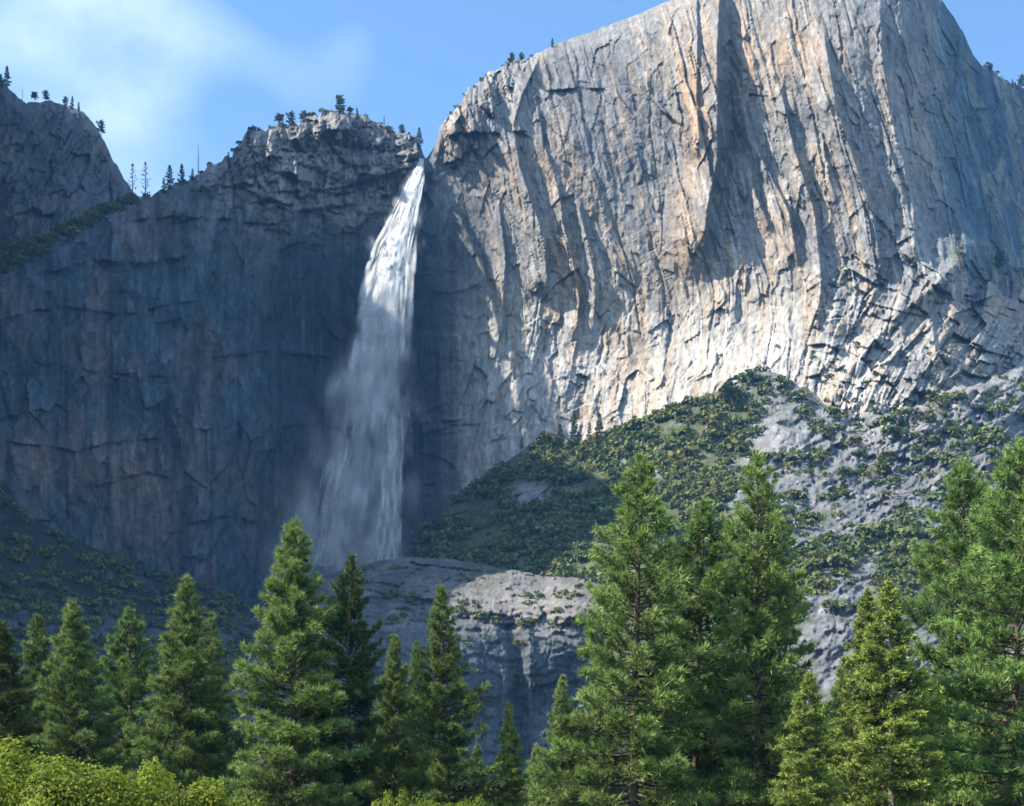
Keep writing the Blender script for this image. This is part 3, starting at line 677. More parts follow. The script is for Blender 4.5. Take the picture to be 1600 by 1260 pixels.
def leafy(seed, lobes, nleaf, size, c_lo, c_hi, up=0.3):
    """leaf quads over a set of ellipsoid lobes ((x,y,z),(rx,ry,rz)) : outward, uneven, with gaps"""
    r = np.random.default_rng(seed); b = Bag()
    vol = np.array([l[1][0] * l[1][2] for l in lobes]); cnt = (nleaf * vol / vol.sum()).astype(int) + 3
    for (c, rad), n in zip(lobes, cnt):
        d = unit(r.normal(size=(n, 3))); d[:, 2] = np.abs(d[:, 2]) * 1.0 - 0.25 * (r.uniform(size=n) < 0.35)
        d = unit(d)
        rr = r.uniform(0.62, 1.06, n) ** 0.6
        p = np.array(c) + d * rr[:, None] * np.array(rad) * (1 + 0.18 * np.sin(5 * d[:, :1] + seed) * np.cos(6 * d[:, 1:2]))
        nr = unit(d + 0.7 * r.normal(size=(n, 3)) + np.array([0, 0, up]))
        x = unit(np.cross(nr, r.normal(size=(n, 3)))); y = np.cross(nr, x)
        s = size * r.uniform(0.6, 1.3, (n, 1))
        v = np.stack([p - x * s * 0.5, p + y * s * 0.36, p + x * s * 0.5 + nr * s * 0.12, p - y * s * 0.36], 1).reshape(-1, 3)
        k = np.clip(r.uniform(0, 1, n) * 0.7 + r.uniform(0, 0.3), 0, 1)[:, None]
        col = np.array(c_lo) * (1 - k) + np.array(c_hi) * k
        b.add(v, np.arange(4 * n).reshape(-1, 4), np.repeat(col, 4, 0))
    return b

def thing(name, loc, label, cat, group=None, rz=0.0, sc_=1.0):
    e = bpy.data.objects.new(name, None); e.empty_display_size = 1
    e.location = loc; e.rotation_euler = (0, 0, rz); e.scale = (sc_,) * 3 if np.isscalar(sc_) else sc_
    link(e); tag(e, label, cat, group); return e
LAST = []
def add_tree(name, meshes, mats, names, loc, label, cat='tree', group=None, rz=0.0, sc_=1.0):
    e = thing(name, loc, label, cat, group, rz, sc_); LAST[:] = [e]
    for me, mt, nm in zip(meshes, mats, names):
        LAST.append(obj(nm, me, mt, e))
    return e

# --- pines of the valley floor: six kinds of crown, each used for several trees
GREEN = dict(c_lo=(0.03, 0.05, 0.012), c_hi=(0.27, 0.375, 0.09), nl=0.78, nw=0.10, nn=12)
K = {
 'dense': [conifer(1, R=8.2, nb=200, dens=9.0, crown0=0.06, **GREEN), conifer(2, R=8.0, nb=200, dens=9.0, crown0=0.05, prof=((0, .7), (.2, 1), (.5, .8), (.8, .42), (1, .05)), **GREEN),
           conifer(8, R=8.6, nb=175, dens=8.2, crown0=0.08, patchy=0.65, droop=0.16, prof=((0, .5), (.12, .9), (.3, 1), (.42, .7), (.6, .66), (.75, .42), (1, .05)), **GREEN)],
 'tall': [conifer(3, R=9.4, nb=170, dens=6.8, crown0=0.10, droop=0.16, rise=0.45, trunk_r=0.55, bare=0.16, prof=((0, .75), (.12, 1), (.4, .8), (.65, .52), (.85, .30), (1, .05)), **GREEN),
          conifer(4, R=8.8, nb=160, dens=6.8, crown0=0.14, droop=0.14, trunk_r=0.52, bare=0.2, patchy=.4, prof=((0, .6), (.15, .95), (.45, .85), (.7, .6), (.87, .32), (1, .06)), c_lo=(0.025, 0.05, 0.012), c_hi=(0.26, 0.40, 0.09), nl=0.78, nw=0.10, nn=15)],
 'broad': [conifer(5, R=8.6, nb=160, dens=7.2, crown0=0.10, nl=0.8, nw=0.10, spread=0.6, droop=0.12, patchy=0.5, bare=.22, prof=((0, .7), (.2, 1), (.55, .85), (.8, .5), (1, .10)), c_lo=(0.03, 0.055, 0.015), c_hi=(0.28, 0.43, 0.105), nn=14)],
 'cedar': [conifer(6, R=7.8, nb=200, dens=7.5, crown0=0.03, nn=11, nl=0.62, nw=0.17, spread=0.75, droop=-0.12, rise=0.5, patchy=.35, bare=.12, prof=((0, .8), (.25, 1), (.55, .72), (.8, .38), (1, .05)), c_lo=(0.05, 0.085, 0.015), c_hi=(0.40, 0.50, 0.095))],
}
TREE_NAMES = ('trunk', 'crown'); TREE_MATS = (BARK, NEEDLE)
FRONT = [  # (kind, variant, tip u, tip v, distance, radius factor, label)
 ('dense', 1, -12, 975, 118, 1.15, 'dark pine cut off by the photo edge, leftmost of all the front trees'),
 ('dense', 2, 60, 968, 165, 0.95, 'first full pine from the leftmost dark one, round topped'),
 ('dense', 1, 130, 945, 160, 1.0, 'bushy pine standing second of the row above the yellow-green thicket'),
 ('tall', 1, 206, 952, 172, 0.95, 'gappy pine with visible trunk between two bushy pines above the thicket'),
 ('dense', 0, 282, 903, 155, 1.0, 'pointed pine behind the yellow-green thicket, tallest of those above it'),
 ('dense', 2, 322, 963, 178, 0.95, 'shorter pine tucked behind the pointed one, nearer the big pine under the falls'),
 ('dense', 1, 457, 820, 148, 1.0, 'big full pine just below and beside the foot of the waterfall'),
 ('tall', 1, 543, 875, 152, 0.72, 'narrow dark shaded pine beside the big pine under the waterfall'),
 ('dense', 0, 615, 998, 160, 0.85, 'small pine between the narrow dark pine and the slender yellowish pine'),
 ('dense', 1, 661, 1008, 176, 0.7, 'low pine top peeping over the shoulder of the slender yellowish pine'),
 ('dense', 2, 704, 920, 150, 0.95, 'slender yellowish pine standing before the pale rock bench'),
 ('cedar', 0, 800, 1098, 150, 0.75, 'little thin conifer in the gap below the pale rock bench'),
 ('dense', 2, 877, 1058, 140, 0.85, 'small leaning pine at the foot of the tallest pine'),
 ('tall', 0, 985, 712, 138, 1.0, 'tallest pine of the middle group with bare lower trunk'),
 ('tall', 1, 1080, 792, 150, 0.95, 'pine standing between the two tallest middle pines'),
 ('tall', 0, 1184, 722, 142, 0.85, 'very tall dark pine, nearer the cedars of the middle group'),
 ('tall', 1, 1218, 850, 185, 0.8, 'thin pale trunked pine half hidden behind the very tall dark pine'),
 ('cedar', 0, 1265, 1053, 112, 1.2, 'small bright green cedar in front of the very tall dark pine'),
 ('cedar', 0, 1348, 926, 128, 0.95, 'shaded cedar spire just behind the bright yellow-green cedar'),
 ('cedar', 0, 1395, 913, 118, 1.2, 'bright yellow-green cedar with pale twigs showing at its top'),
 ('broad', 0, 1518, 722, 135, 0.85, 'long needled pine, second from the photo edge beside the cedars'),
 ('broad', 0, 1584, 694, 122, 0.95, 'long needled pine cut by the photo edge, rightmost of all trees'),
]
for i, (kind, var, u, v, Yt, rf, lab) in enumerate(FRONT):
    h = CZ + (HY - v) / F * Yt
    x = (u - HX) / F * Yt
    gz = float(ground_z(x, Yt))
    k = (h - gz) / 40.0
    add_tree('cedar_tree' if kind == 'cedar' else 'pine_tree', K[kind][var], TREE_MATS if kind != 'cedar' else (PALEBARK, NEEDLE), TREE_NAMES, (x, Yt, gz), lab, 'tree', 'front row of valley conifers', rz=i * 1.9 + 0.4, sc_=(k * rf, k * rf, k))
    e_ = LAST[0]
    e_.rotation_euler = (0.025 * math.sin(i * 3.7), 0.025 * math.cos(i * 2.9), e_.rotation_euler[2])
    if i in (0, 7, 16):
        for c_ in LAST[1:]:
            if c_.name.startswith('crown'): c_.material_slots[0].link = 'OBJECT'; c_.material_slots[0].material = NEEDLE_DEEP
# conifers filling in behind the front row, in its shade
NICK = ['the edge pine', 'the round topped pine', 'the bushy pine', 'the gappy pine', 'the pointed pine', 'the tucked-in pine', 'the big pine under the falls', 'the narrow dark pine', 'the small middle pine', 'the peeping pine', 'the slender pine',
        'the little thin conifer', 'the leaning pine', 'the tallest pine', 'the in-between pine', 'the very tall dark pine', 'the pale trunked pine', 'the small cedar', 'the shaded cedar', 'the bright cedar', 'the long needled pine', 'the edge-cut pine']
r_ = np.random.default_rng(5); fu = np.array([f[2] for f in FRONT]); od = np.argsort(fu); used_l = {}
for i, (u, v) in enumerate([(-30, 1120), (30, 1105), (95, 1130), (165, 1120), (240, 1110), (345, 1120), (385, 1130), (440, 1110), (520, 1120), (575, 1130), (640, 1120), (690, 1140), (745, 1165), (790, 1180), (838, 1165), (905, 1120), (945, 1060), (1030, 1000), (1130, 1010), (1215, 1090), (1270, 1110), (1320, 1040), (1365, 1100), (1435, 1060), (1470, 1010), (1545, 1020), (1610, 1000)]):
    Yt = float(r_.uniform(215, 300)); x = (u - HX) / F * Yt; gz = float(ground_z(x, Yt)); k = (CZ + (HY - v) / F * Yt - gz) / 40.0
    lo = [q for q in od if fu[q] <= u]; hi = [q for q in od if fu[q] > u]
    if not lo: lab = 'dark conifer at the photo edge behind ' + NICK[od[0]]
    elif not hi: lab = 'dark conifer at the photo edge behind ' + NICK[od[-1]]
    else: lab = 'dark conifer behind ' + NICK[lo[-1]] + ' and ' + NICK[hi[0]]
    used_l[lab] = used_l.get(lab, 0) + 1
    if used_l[lab] > 1: lab = lab.replace('dark conifer', ['', '', 'farther dark conifer', 'farthest dark conifer'][min(3, used_l[lab])], 1)
    add_tree('pine_tree', K['dense'][i % 2], TREE_MATS, TREE_NAMES, (x, Yt, gz), lab, 'tree', 'conifers behind the front row', rz=i * 2.3, sc_=(k * 1.05, k * 1.05, k))

# --- yellow-green broadleaf thicket at the bottom
def broadleaf(seed, h, rad, n):
    r = np.random.default_rng(seed)
    lobes = [((0, 0, h * 0.62), (rad * 0.7, rad * 0.7, h * 0.33))]
    for k in range(24):
        a_ = r.uniform(0, 6.28); q = rad * r.uniform(0.3, 0.95); z = h * r.uniform(0.4, 0.92)
        lobes.append(((q * math.cos(a_), q * math.sin(a_), z), (rad * r.uniform(.13, .3),) * 2 + (h * r.uniform(.06, .14),)))
    cb = leafy(seed, lobes, n, 0.19, (0.07, 0.12, 0.012), (0.35, 0.41, 0.045), 0.5)
    tb = Bag()
    for k in range(7):
        a_ = k * 0.9 + r.uniform(0, .5); e = np.array([rad * .6 * math.cos(a_), rad * .6 * math.sin(a_), h * r.uniform(.6, .85)])
        tb.add(*tube(np.stack([np.array([0.12 * math.cos(a_), 0.12 * math.sin(a_), 0]), e * [.3, .3, .5], e]), [0.11, 0.07, 0.02], 6))
    return tb.mesh('trunk', True), cb.mesh('crown')
BL = [broadleaf(31, 8.0, 4.3, 12000), broadleaf(32, 8.0, 4.6, 12000)]
for i, (u, v, Yt, kk, lab) in enumerate([
    (20, 1162, 60, 1.0, 'sunlit yellow-green broadleaf tree at the lower corner, biggest of the thicket'), (118, 1180, 57, 0.95, 'yellow-green broadleaf tree beside the corner one, under the bushy pine'),
    (205, 1192, 60, 0.95, 'yellow-green broadleaf tree under the gappy pine with visible trunk'), (300, 1228, 62, 0.9, 'low yellow-green broadleaf bush at the end of the thicket under the pointed pine'),
    (650, 1236, 80, 0.6, 'small yellow-green bush at the bottom edge under the slender yellowish pine'), (722, 1244, 84, 0.6, 'small yellow-green bush between the slender pine and the little thin conifer')]):
    h = CZ + (HY - v) / F * Yt; x = (u - HX) / F * Yt; gz = float(ground_z(x, Yt)); k = (h - gz) / 8.0
    add_tree('broadleaf_tree', BL[i % 2], (BARK, LEAF), ('trunk', 'crown'), (x, Yt, gz), lab, 'tree' if i < 3 else 'bush', 'yellow-green broadleaf thicket', rz=i * 1.3, sc_=(k * kk, k * kk, k))

# --- small trees on rims and ledges
SG = dict(nn=8, nl=1.1, nw=0.5, dens=2.6, spread=0.7)
S = {
 'spire': [conifer(41, H=20, R=3.2, nb=46, crown0=0.08, trunk_r=.28, **SG), conifer(42, H=20, R=3.6, nb=46, crown0=0.12, trunk_r=.28, patchy=.5, **SG)],
 'sparse': [conifer(43, H=20, R=2.9, nb=34, crown0=0.15, trunk_r=.3, nn=4, nl=.8, nw=.3, dens=1.3, spread=.7, bare=.3), conifer(44, H=20, R=2.6, nb=30, crown0=0.2, trunk_r=.3, nn=3, nl=.7, nw=.25, dens=.8, spread=.7, bare=.3)],
 'round': [conifer(45, H=20, R=6.5, nb=40, crown0=0.35, trunk_r=.45, prof=((0, .6), (.3, 1), (.7, .9), (1, .35)), **SG)],
 'flat': [conifer(46, H=20, R=7.5, nb=34, crown0=0.62, trunk_r=.45, prof=((0, .7), (.4, 1), (1, .55)), rise=.25, **SG)],
 'dead': [conifer(47, H=20, R=2.2, nb=30, crown0=0.15, trunk_r=.32, nn=1, nl=.5, nw=.12, dens=.5, spread=.7, bare=.5)],
}
RIMT = [  # kind, variant, u, base v, height in photo px, label
 ('spire', 1, 11, 137, 30, 'dense dark tree on the far left skyline at the photo edge'), ('spire', 0, 2, 140, 22, 'half cut tree at the very edge of the left skyline'),
 ('dead', 0, 35, 158, 22, 'bare dead snag on the far left skyline'), ('flat', 0, 54, 164, 18, 'little flat topped tree on the left buttress rim, nearer the snag'),
 ('round', 0, 72, 161, 17, 'little round tree on the left buttress rim beside the flat topped one'), ('round', 0, 102, 168, 15, 'round tree on the sunlit tip of the left buttress'),
 ('spire', 0, 113, 170, 18, 'pointed tree on the sunlit tip of the left buttress'), ('spire', 0, 123, 174, 14, 'smallest pointed tree on the left buttress tip, nearest the notch'),
 ('round', 0, 158, 214, 22, 'tree clinging to the steep side of the left buttress above the notch'),
 ('sparse', 0, 207, 310, 48, 'leaning dark pine at the bottom of the skyline notch'), ('sparse', 0, 227, 312, 52, 'straight spire pine standing in the skyline notch'),
 ('spire', 0, 256, 302, 22, 'short spire just past the skyline notch'), ('spire', 1, 265, 299, 36, 'dark spire pine on the ridge, beside the short spire'),
 ('spire', 1, 284, 291, 31, 'bushy dark spire pine halfway up the ridge toward the promontory'), ('spire', 0, 301, 283, 18, 'small spire tree just before the tall dead one'),
 ('dead', 0, 310, 281, 48, 'tall thin dead tree on the ridge before the promontory'), ('spire', 0, 357, 257, 18, 'lone small spire on the ridge below the promontory corner'),
 ('spire', 0, 388, 226, 24, 'spire at the left corner of the promontory'), ('flat', 0, 437, 204, 23, 'umbrella shaped tree on the promontory rim'),
 ('round', 0, 455, 203, 24, 'round grey-green tree beside the umbrella shaped one'), ('round', 0, 474, 196, 20, 'low spreading tree on the promontory, after the round one'),
 ('round', 0, 531, 180, 27, 'tallest tree on top of the promontory'), ('flat', 0, 547, 184, 15, 'little tree right beside the tallest promontory tree'),
 ('spire', 0, 558, 186, 16, 'small dark tree on the promontory slope toward the falls'), ('sparse', 0, 600, 210, 26, 'thin spire above the brink of the falls'),
 ('sparse', 1, 607, 212, 19, 'second thin spire above the brink of the falls'), ('round', 0, 628, 213, 16, 'rounded tree close above the brink of the falls'),
 ('spire', 1, 655, 233, 30, 'dark tree standing right at the lip of the waterfall'), ('round', 0, 551, 216, 18, 'yellowish tree on the promontory ledge'),
 ('spire', 0, 562, 216, 18, 'pointed tree on the promontory ledge beside the yellowish one'), ('spire', 0, 598, 224, 18, 'green tree on the promontory ledge nearest the falls'),
 ('spire', 0, 516, 232, 20, 'small tree in a crack below the promontory ledge'),
 ('round', 0, 800, 99, 15, 'round tree on the blocky shoulder of the dome'), ('round', 0, 815, 98, 14, 'second round tree on the blocky shoulder of the dome'),
 ('spire', 1, 863, 74, 14, 'lone tree on the smooth skyline of the dome'), ('round', 0, 741, 138, 6, 'tiny bush on the stepped edge of the dome'),
 ('round', 0, 1548, 112, 12, 'bush where the dome meets the lower skyline'), ('spire', 0, 1582, 136, 12, 'small tree on the lower skyline beyond the dome'),
 ('round', 0, 1596, 140, 20, 'round tree on the lower skyline at the photo edge'),
]
def cl_near(u, v):
    j = int(np.argmin(np.abs(us - u))); i = int(np.argmin(np.abs(V[:, j] - v))); return float(Y[i, j])
def put_small(kind, var, u, v, px, lab, Yt, name='pine_tree', group='small trees along the cliff rims', i=0):
    hm = 1.15 * px / F * Yt; p = at(u, v, Yt)
    mats = (BARK, NEEDLE) if kind != 'dead' else (PALEBARK, PALEBARK)
    k = hm / 20.0
    add_tree(name, S[kind][var], mats, TREE_NAMES, p, lab, 'tree', group, rz=i * 1.7, sc_=k)
for i, (kind, var, u, v, px, lab) in enumerate(RIMT):
    v2 = v + 2
    Yt = (1500 if u < 160 else 1440 if u < 215 else cl_near(u, max(v2, float(np.interp(u, us, vr)))) + 2)
    put_small(kind, var, u, v2, px, lab, Yt, i=i)
SLOPE = [
 ('spire', 0, 898, 702, 46, 'dark spire at the foot of the dome, tallest of the cluster by the shadow edge'), ('spire', 1, 875, 703, 34, 'shaded spire nearest the falls in the cluster at the foot of the dome'),
 ('spire', 0, 921, 696, 30, 'shorter spire inside the cluster at the foot of the dome'), ('spire', 1, 937, 694, 40, 'last spire of the cluster, just above the sunlit scrub'),
 ('sparse', 0, 988, 660, 36, 'pale thin conifer against the bright foot of the dome'), ('sparse', 1, 1009, 650, 46, 'tall see-through conifer against the bright foot of the dome'),
 ('flat', 0, 1140, 652, 44, 'flat crowned pine sticking up from the talus scrub'), ('sparse', 0, 1424, 656, 38, 'thin conifer on the rocky slope below the diagonal ribs'),
 ('spire', 1, 1380, 748, 36, 'grey-green conifer in the middle of the rocky talus'), ('sparse', 1, 1500, 425, 60, 'thin tree on the shaded ledge of the dome flank'),
 ('round', 0, 1562, 430, 30, 'sunlit tree on the shaded flank near the photo edge'), ('sparse', 0, 1488, 354, 24, 'small tree above the shaded ledge of the dome flank'),
 ('spire', 0, 1318, 770, 34, 'conifer among the talus bushes above the cedar'), ('spire', 1, 1510, 790, 40, 'conifer on the talus just before the long needled pines'),
 ('spire', 0, 815, 705, 20, 'small shaded spire at the top of the wooded talus'), ('spire', 1, 1075, 690, 26, 'small spire standing in the sunlit scrub'),
]
def talus_Y(u, v):
    j = int(np.argmin(np.abs(T_U[0] - u))); i = int(np.argmin(np.abs(T_V[:, j] - v))); return float(T_Y[i, j])
for i, (kind, var, u, v, px, lab) in enumerate(SLOPE):
    Yt = cl_near(u, v) - 2 if v < 440 else talus_Y(u, v)
    put_small(kind, var, u, v, px, lab, Yt, group='conifers on the talus and cliff foot', i=i)

# --- scrub and oaks on the slopes
def bush(seed, n, lo, hi):
    r = np.random.default_rng(seed)
    lobes = [((0, 0, 0.25), (0.62, 0.62, 0.42))]
    for k in range(5):
        a_ = r.uniform(0, 6.28); q = r.uniform(.35, .65)
        lobes.append(((q * math.cos(a_), q * math.sin(a_), r.uniform(.1, .4)), (r.uniform(.25, .42),) * 2 + (r.uniform(.2, .36),)))
    return leafy(seed, lobes, n, 0.33, lo, hi, 0.3)
BCOL = [((0.05, 0.075, 0.02), (0.17, 0.22, 0.055)), ((0.06, 0.08, 0.02), (0.20, 0.225, 0.055)), ((0.045, 0.07, 0.025), (0.15, 0.205, 0.055)), ((0.07, 0.08, 0.025), (0.22, 0.215, 0.06))]
BAGS = [bush(51 + k, 80, *BCOL[k % 4]) for k in range(8)]
BUSH = [b.mesh('bush') for b in BAGS]
for me in BUSH: me.materials.append(SCRUB)
def scatter(n, umin, umax, vmin, vmax, dens, Yf, top, seed, smin, smax):
    r = np.random.default_rng(seed); out = []
    tries = 0
    while len(out) < n and tries < n * 30:
        tries += 1
        u = r.uniform(umin, umax); v = r.uniform(vmin, vmax)
        if v < top(u) + 3 or r.uniform() > dens(u, v): continue
        out.append((u, v, Yf(u, v), (smin + (smax - smin) * r.uniform() ** 1.8) * r.uniform(.75, 1.2), int(r.integers(8)), r.uniform(0, 6.28)))
    return out
def sm(a_, b_, x): t = min(1, max(0, (x - a_) / (b_ - a_))); return t * t * (3 - 2 * t)
ttop = lambda u: float(np.interp(u, tt[:, 0], tt[:, 1]))
def nz(u, v, seed, s1, s2): return float(vnoise(np.array([u / s1]), np.array([v / s2]), seed)[0])
def dens_t(u, v):
    d = 0.92 - 0.68 * sm(1040, 1300, u + 0.25 * (v - 700))
    d = max(d, 0.9 * math.exp(-((v - 880) / 34) ** 2) * sm(1230, 1260, u))
    d *= (1.0 if nz(u, v, 5, 60, 34) > -0.12 else 0.22)
    if abs(u - 825) < 30 and abs(v - 772) < 17: d *= 0.1
    if ((u - 1215 + 0.6 * (v - 695)) / 55) ** 2 + ((v - 695) / 42) ** 2 < 1: d *= 0.08
    return d
sc1 = scatter(2150, 640, 1640, 590, 960, dens_t, talus_Y, ttop, 61, 6.0, 16.0)
def bench_Y(u, v):
    j = int(np.argmin(np.abs(BN_U[0] - u))); i = int(np.argmin(np.abs(BN_V[:, j] - v))); return float(BN_Y[i, j])
btop = lambda u: interp_line(B_TOP, u)
sc2 = scatter(200, 430, 960, 875, 1130, lambda u, v: (1.0 if nz(u, v, 6, 50, 14) > 0.22 else 0.04) * (1 if v < 985 else 0.25), bench_Y, btop, 62, 3.0, 7.0)
def left_Y(u, v):
    j = int(np.argmin(np.abs(L_U[0] - u))); i = int(np.argmin(np.abs(L_V[:, j] - v))); return float(L_Y[i, j])
ltop = lambda u: interp_line(L_TOP, u)
sc3 = scatter(620, -40, 420, 745, 1120, lambda u, v: 1.0 if nz(u, v, 7, 60, 30) > -0.2 else 0.15, left_Y, ltop, 63, 6.0, 13.0)
RAMP = [(0, 425), (30, 420), (70, 400), (120, 368), (165, 342), (205, 322)]
sc4 = [(u, interp_line(RAMP, u) + float(r_.uniform(-1, 0.06)) * (14 + 30 * max(0, 1 - u / 215)), 0, float(r_.uniform(4, 8)), int(r_.integers(8)), float(r_.uniform(0, 6))) for u in np.linspace(0, 215, 150)]
sc4 = [(u, v, 1390 if False else cl_near(u, max(v, float(np.interp(u, us, vr)) + 1)) + (6 if v > np.interp(u, us, vr) else 25), s_, k, q) for (u, v, _, s_, k, q) in sc4]
sc5 = [(u, v, cl_near(u, v) - 1, s_, int(r_.integers(8)), float(r_.uniform(0, 6))) for (u, v, s_) in [(1045, 492, 4), (1352, 266, 3), (1440, 166, 5), (1424, 172, 4), (1460, 140, 3), (1395, 372, 4), (1450, 460, 5), (1500, 400, 6), (1530, 450, 6), (1570, 430, 4), (1355, 480, 3), (1190, 582, 9), (1270, 560, 5), (1300, 590, 5), (1350, 600, 5), (1400, 610, 4), (1540, 440, 5), (1580, 545, 5), (1505, 385, 5), (1055, 640, 5), (400, 285, 4), (380, 292, 3), (470, 225, 3), (640, 228, 3)]]
sc6 = scatter(110, 1205, 1600, 535, 655, lambda u, v: 1.0 if nz(u, v, 8, 40, 30) > 0.05 and v > 575 - 0.1 * (u - 1200) else 0.25, lambda u, v: cl_near(u, v) - 1, lambda u: 530, 64, 2.5, 6.0)
sc7 = []
for u in np.concatenate([rng.uniform(385, 655, 60), rng.uniform(690, 850, 16), rng.uniform(225, 385, 22), rng.uniform(1535, 1600, 10)]):
    if nz(u, 0, 9, 22, 1) > -0.1: sc7.append((float(u), float(np.interp(u, us, vr)) + float(rng.uniform(-1, 2)), cl_near(u, float(np.interp(u, us, vr)) + 1) + 2, float(rng.uniform(2.2, 5.5)), int(rng.integers(8)), float(rng.uniform(0, 6))))
for u in rng.uniform(385, 650, 26): sc7.append((float(u), float(236 + rng.uniform(-8, 6)), cl_near(u, 236) - 1, float(rng.uniform(1.5, 3.4)), int(rng.integers(8)), 0.3))
for pts, nn_ in (([(60, 430), (140, 408), (230, 412), (300, 400)], 16), ([(180, 350), (260, 338), (350, 342), (430, 352)], 14), ([(0, 500), (90, 478), (190, 492), (300, 470)], 8), ([(300, 300), (350, 288), (400, 290)], 10), ([(420, 400), (470, 378), (500, 384)], 5)):
    p_ = np.array(pts, float)
    for u in rng.uniform(p_[0, 0], p_[-1, 0], nn_): sc7.append((float(u), float(np.interp(u, p_[:, 0], p_[:, 1]) + rng.uniform(-3, 5)), cl_near(u, float(np.interp(u, p_[:, 0], p_[:, 1]))) - 1, float(rng.uniform(1.6, 4.2)), int(rng.integers(8)), 0.7))
allb = [(b, 'rim') for b in sc7] + [(b, 'foot') for b in sc6] + [(b, 'talus') for b in sc1] + [(b, 'bench') for b in sc2] + [(b, 'left') for b in sc3] + [(b, 'ramp') for b in sc4] + [(b, 'ledge') for b in sc5]
def shaded(u, v): return (u < interp_line([(640, 640), (700, 840), (760, 1040), (830, 960), (870, 880), (905, 730)], v)) if v > 640 else u < 880
BL_LAB = {('talus', True): ('dark green bush in the cliff shadow on the talus slope', 'shaded bushes on the talus'), ('talus', False): ('olive green bush on the sunlit talus slope', 'sunlit bushes on the talus'),
          ('bench', True): ('low bush growing on the granite bench below the falls', 'bushes on the granite bench'), ('bench', False): ('low bush growing on the granite bench below the falls', 'bushes on the granite bench'),
          ('left', True): ('dark bush on the shaded slope at the foot of the left wall', 'bushes under the left wall'), ('ledge', False): ('bush on a ledge of the sunlit dome', 'bushes on the dome ledges'), ('ledge', True): ('bush on a ledge of the rock promontory', 'bushes on the promontory ledges'),
          ('rim', True): ('low bush on the rim or upper ledges of the shaded wall', 'bushes on the rim of the shaded wall'), ('rim', False): ('low bush on the skyline edge of the dome', 'bushes along the dome skyline'), ('foot', False): ('bush rooted in the diagonal ribs at the lower flank of the dome', 'bushes on the rocky foot of the dome'),
          ('ramp', True): ('dark bush on the ramp leading up to the skyline notch', 'bushes on the ramp')}
def prior(t):
    (u, v, Yb, s_, k, q), z = t
    return -(s_ / Yb) * (3 if z in ('ledge',) else 0.9 if z == 'left' else 1)
allb.sort(key=prior)
rest = Bag()
def shade_of(z, u, v): return True if z in ('left', 'ramp') else (u < 700 if z in ('ledge', 'rim') else False if z == 'foot' else shaded(u, v))
count = 0
for (u, v, Yb, s_, k, q), z in allb:
    p = at(u, v, Yb)
    hs = s_ * 1.0
    if count < 300 and (0 <= u <= 1600):
        lab, grp = BL_LAB[(z, bool(shade_of(z, u, v)))]
        o = obj('bush', BUSH[k], None); o.location = (p[0], p[1], p[2] - 0.15 * s_); o.scale = (s_, s_, hs); o.rotation_euler = (0, 0, q)
        if z == 'talus':
            where = ('below the foot of the dome' if u < 960 else 'just under the bright foot of the dome' if v < 690 and u < 1150 else 'right above the tallest pine' if u < 1050 else ('high between the two tall middle pines' if v < 760 else 'low between the two tall middle pines') if u < 1130 else 'above the very tall dark pine' if u < 1230 and v > 720 else 'around the big grey outcrop' if u < 1290 and v <= 760 else ('in the oak belt beside the very tall pine' if u < 1290 else 'in the oak belt above the small cedar' if u < 1340 else 'in the oak belt straight above the bright cedar' if u < 1420 else 'in the oak belt by the long needled pines') if v > 835 else 'under the diagonal ribs' if v < 720 else 'on the rocky slope above the cedars' if u < 1460 else 'beside the long needled pines')
            size = 'very large' if s_ > 15 else 'large' if s_ > 12.5 else 'middle-sized' if s_ > 10 else 'small'
            tone = ['dark green', 'olive', 'deep green', 'yellowish'][k % 4]
            lab = size + ' ' + tone + (' shaded' if shade_of(z, u, v) else ' sunlit') + ' bush ' + where; grp = ('shaded' if shade_of(z, u, v) else 'sunlit') + ' bushes on the talus'
        tag(o, lab, 'bush', grp); count += 1
    else:
        b = BAGS[k]; vv = np.concatenate(b.v); cq, sq = math.cos(q), math.sin(q)
        w = np.stack([vv[:, 0] * cq - vv[:, 1] * sq, vv[:, 0] * sq + vv[:, 1] * cq, vv[:, 2]], 1) * np.array([s_, s_, hs]) + np.array([p[0], p[1], p[2] - 0.15 * s_])
        rest.add(w, np.concatenate(b.f), np.concatenate(b.c) * (0.75 + 0.5 * ((count * 37 + int(u * 7)) % 100) / 100))
tag(obj('scrub_undergrowth', rest.mesh('scrub_undergrowth'), SCRUB), kind='stuff')

# --- loose boulders on the open part of the talus
def boulder(seed):
    r = np.random.default_rng(seed)
    bm_ = __import__('bmesh'); b = bm_.new(); bm_.ops.create_icosphere(b, subdivisions=2, radius=1.0)
    pl = unit(r.normal(size=(9, 3))); off = r.uniform(0.55, 0.9, 9)
    for v_ in b.verts:
        c_ = np.array(v_.co)
        for n_, o_ in zip(pl, off):
            dd = c_ @ n_ - o_
            if dd > 0: c_ = c_ - n_ * dd
        v_.co = c_ * np.array([1.0, 0.85, 0.7])
    me = bpy.data.meshes.new('boulder'); b.to_mesh(me); b.free()
    at_ = me.color_attributes.new('Col', 'FLOAT_COLOR', 'POINT'); n_ = len(me.vertices)
    at_.data.foreach_set('color', np.tile(np.array([0.25, 0.25, 0.25, 1], np.float32), n_)); me.materials.append(ROCK); return me
BO = [boulder(90 + k) for k in range(5)]
rb = np.random.default_rng(91); nb_ = 0
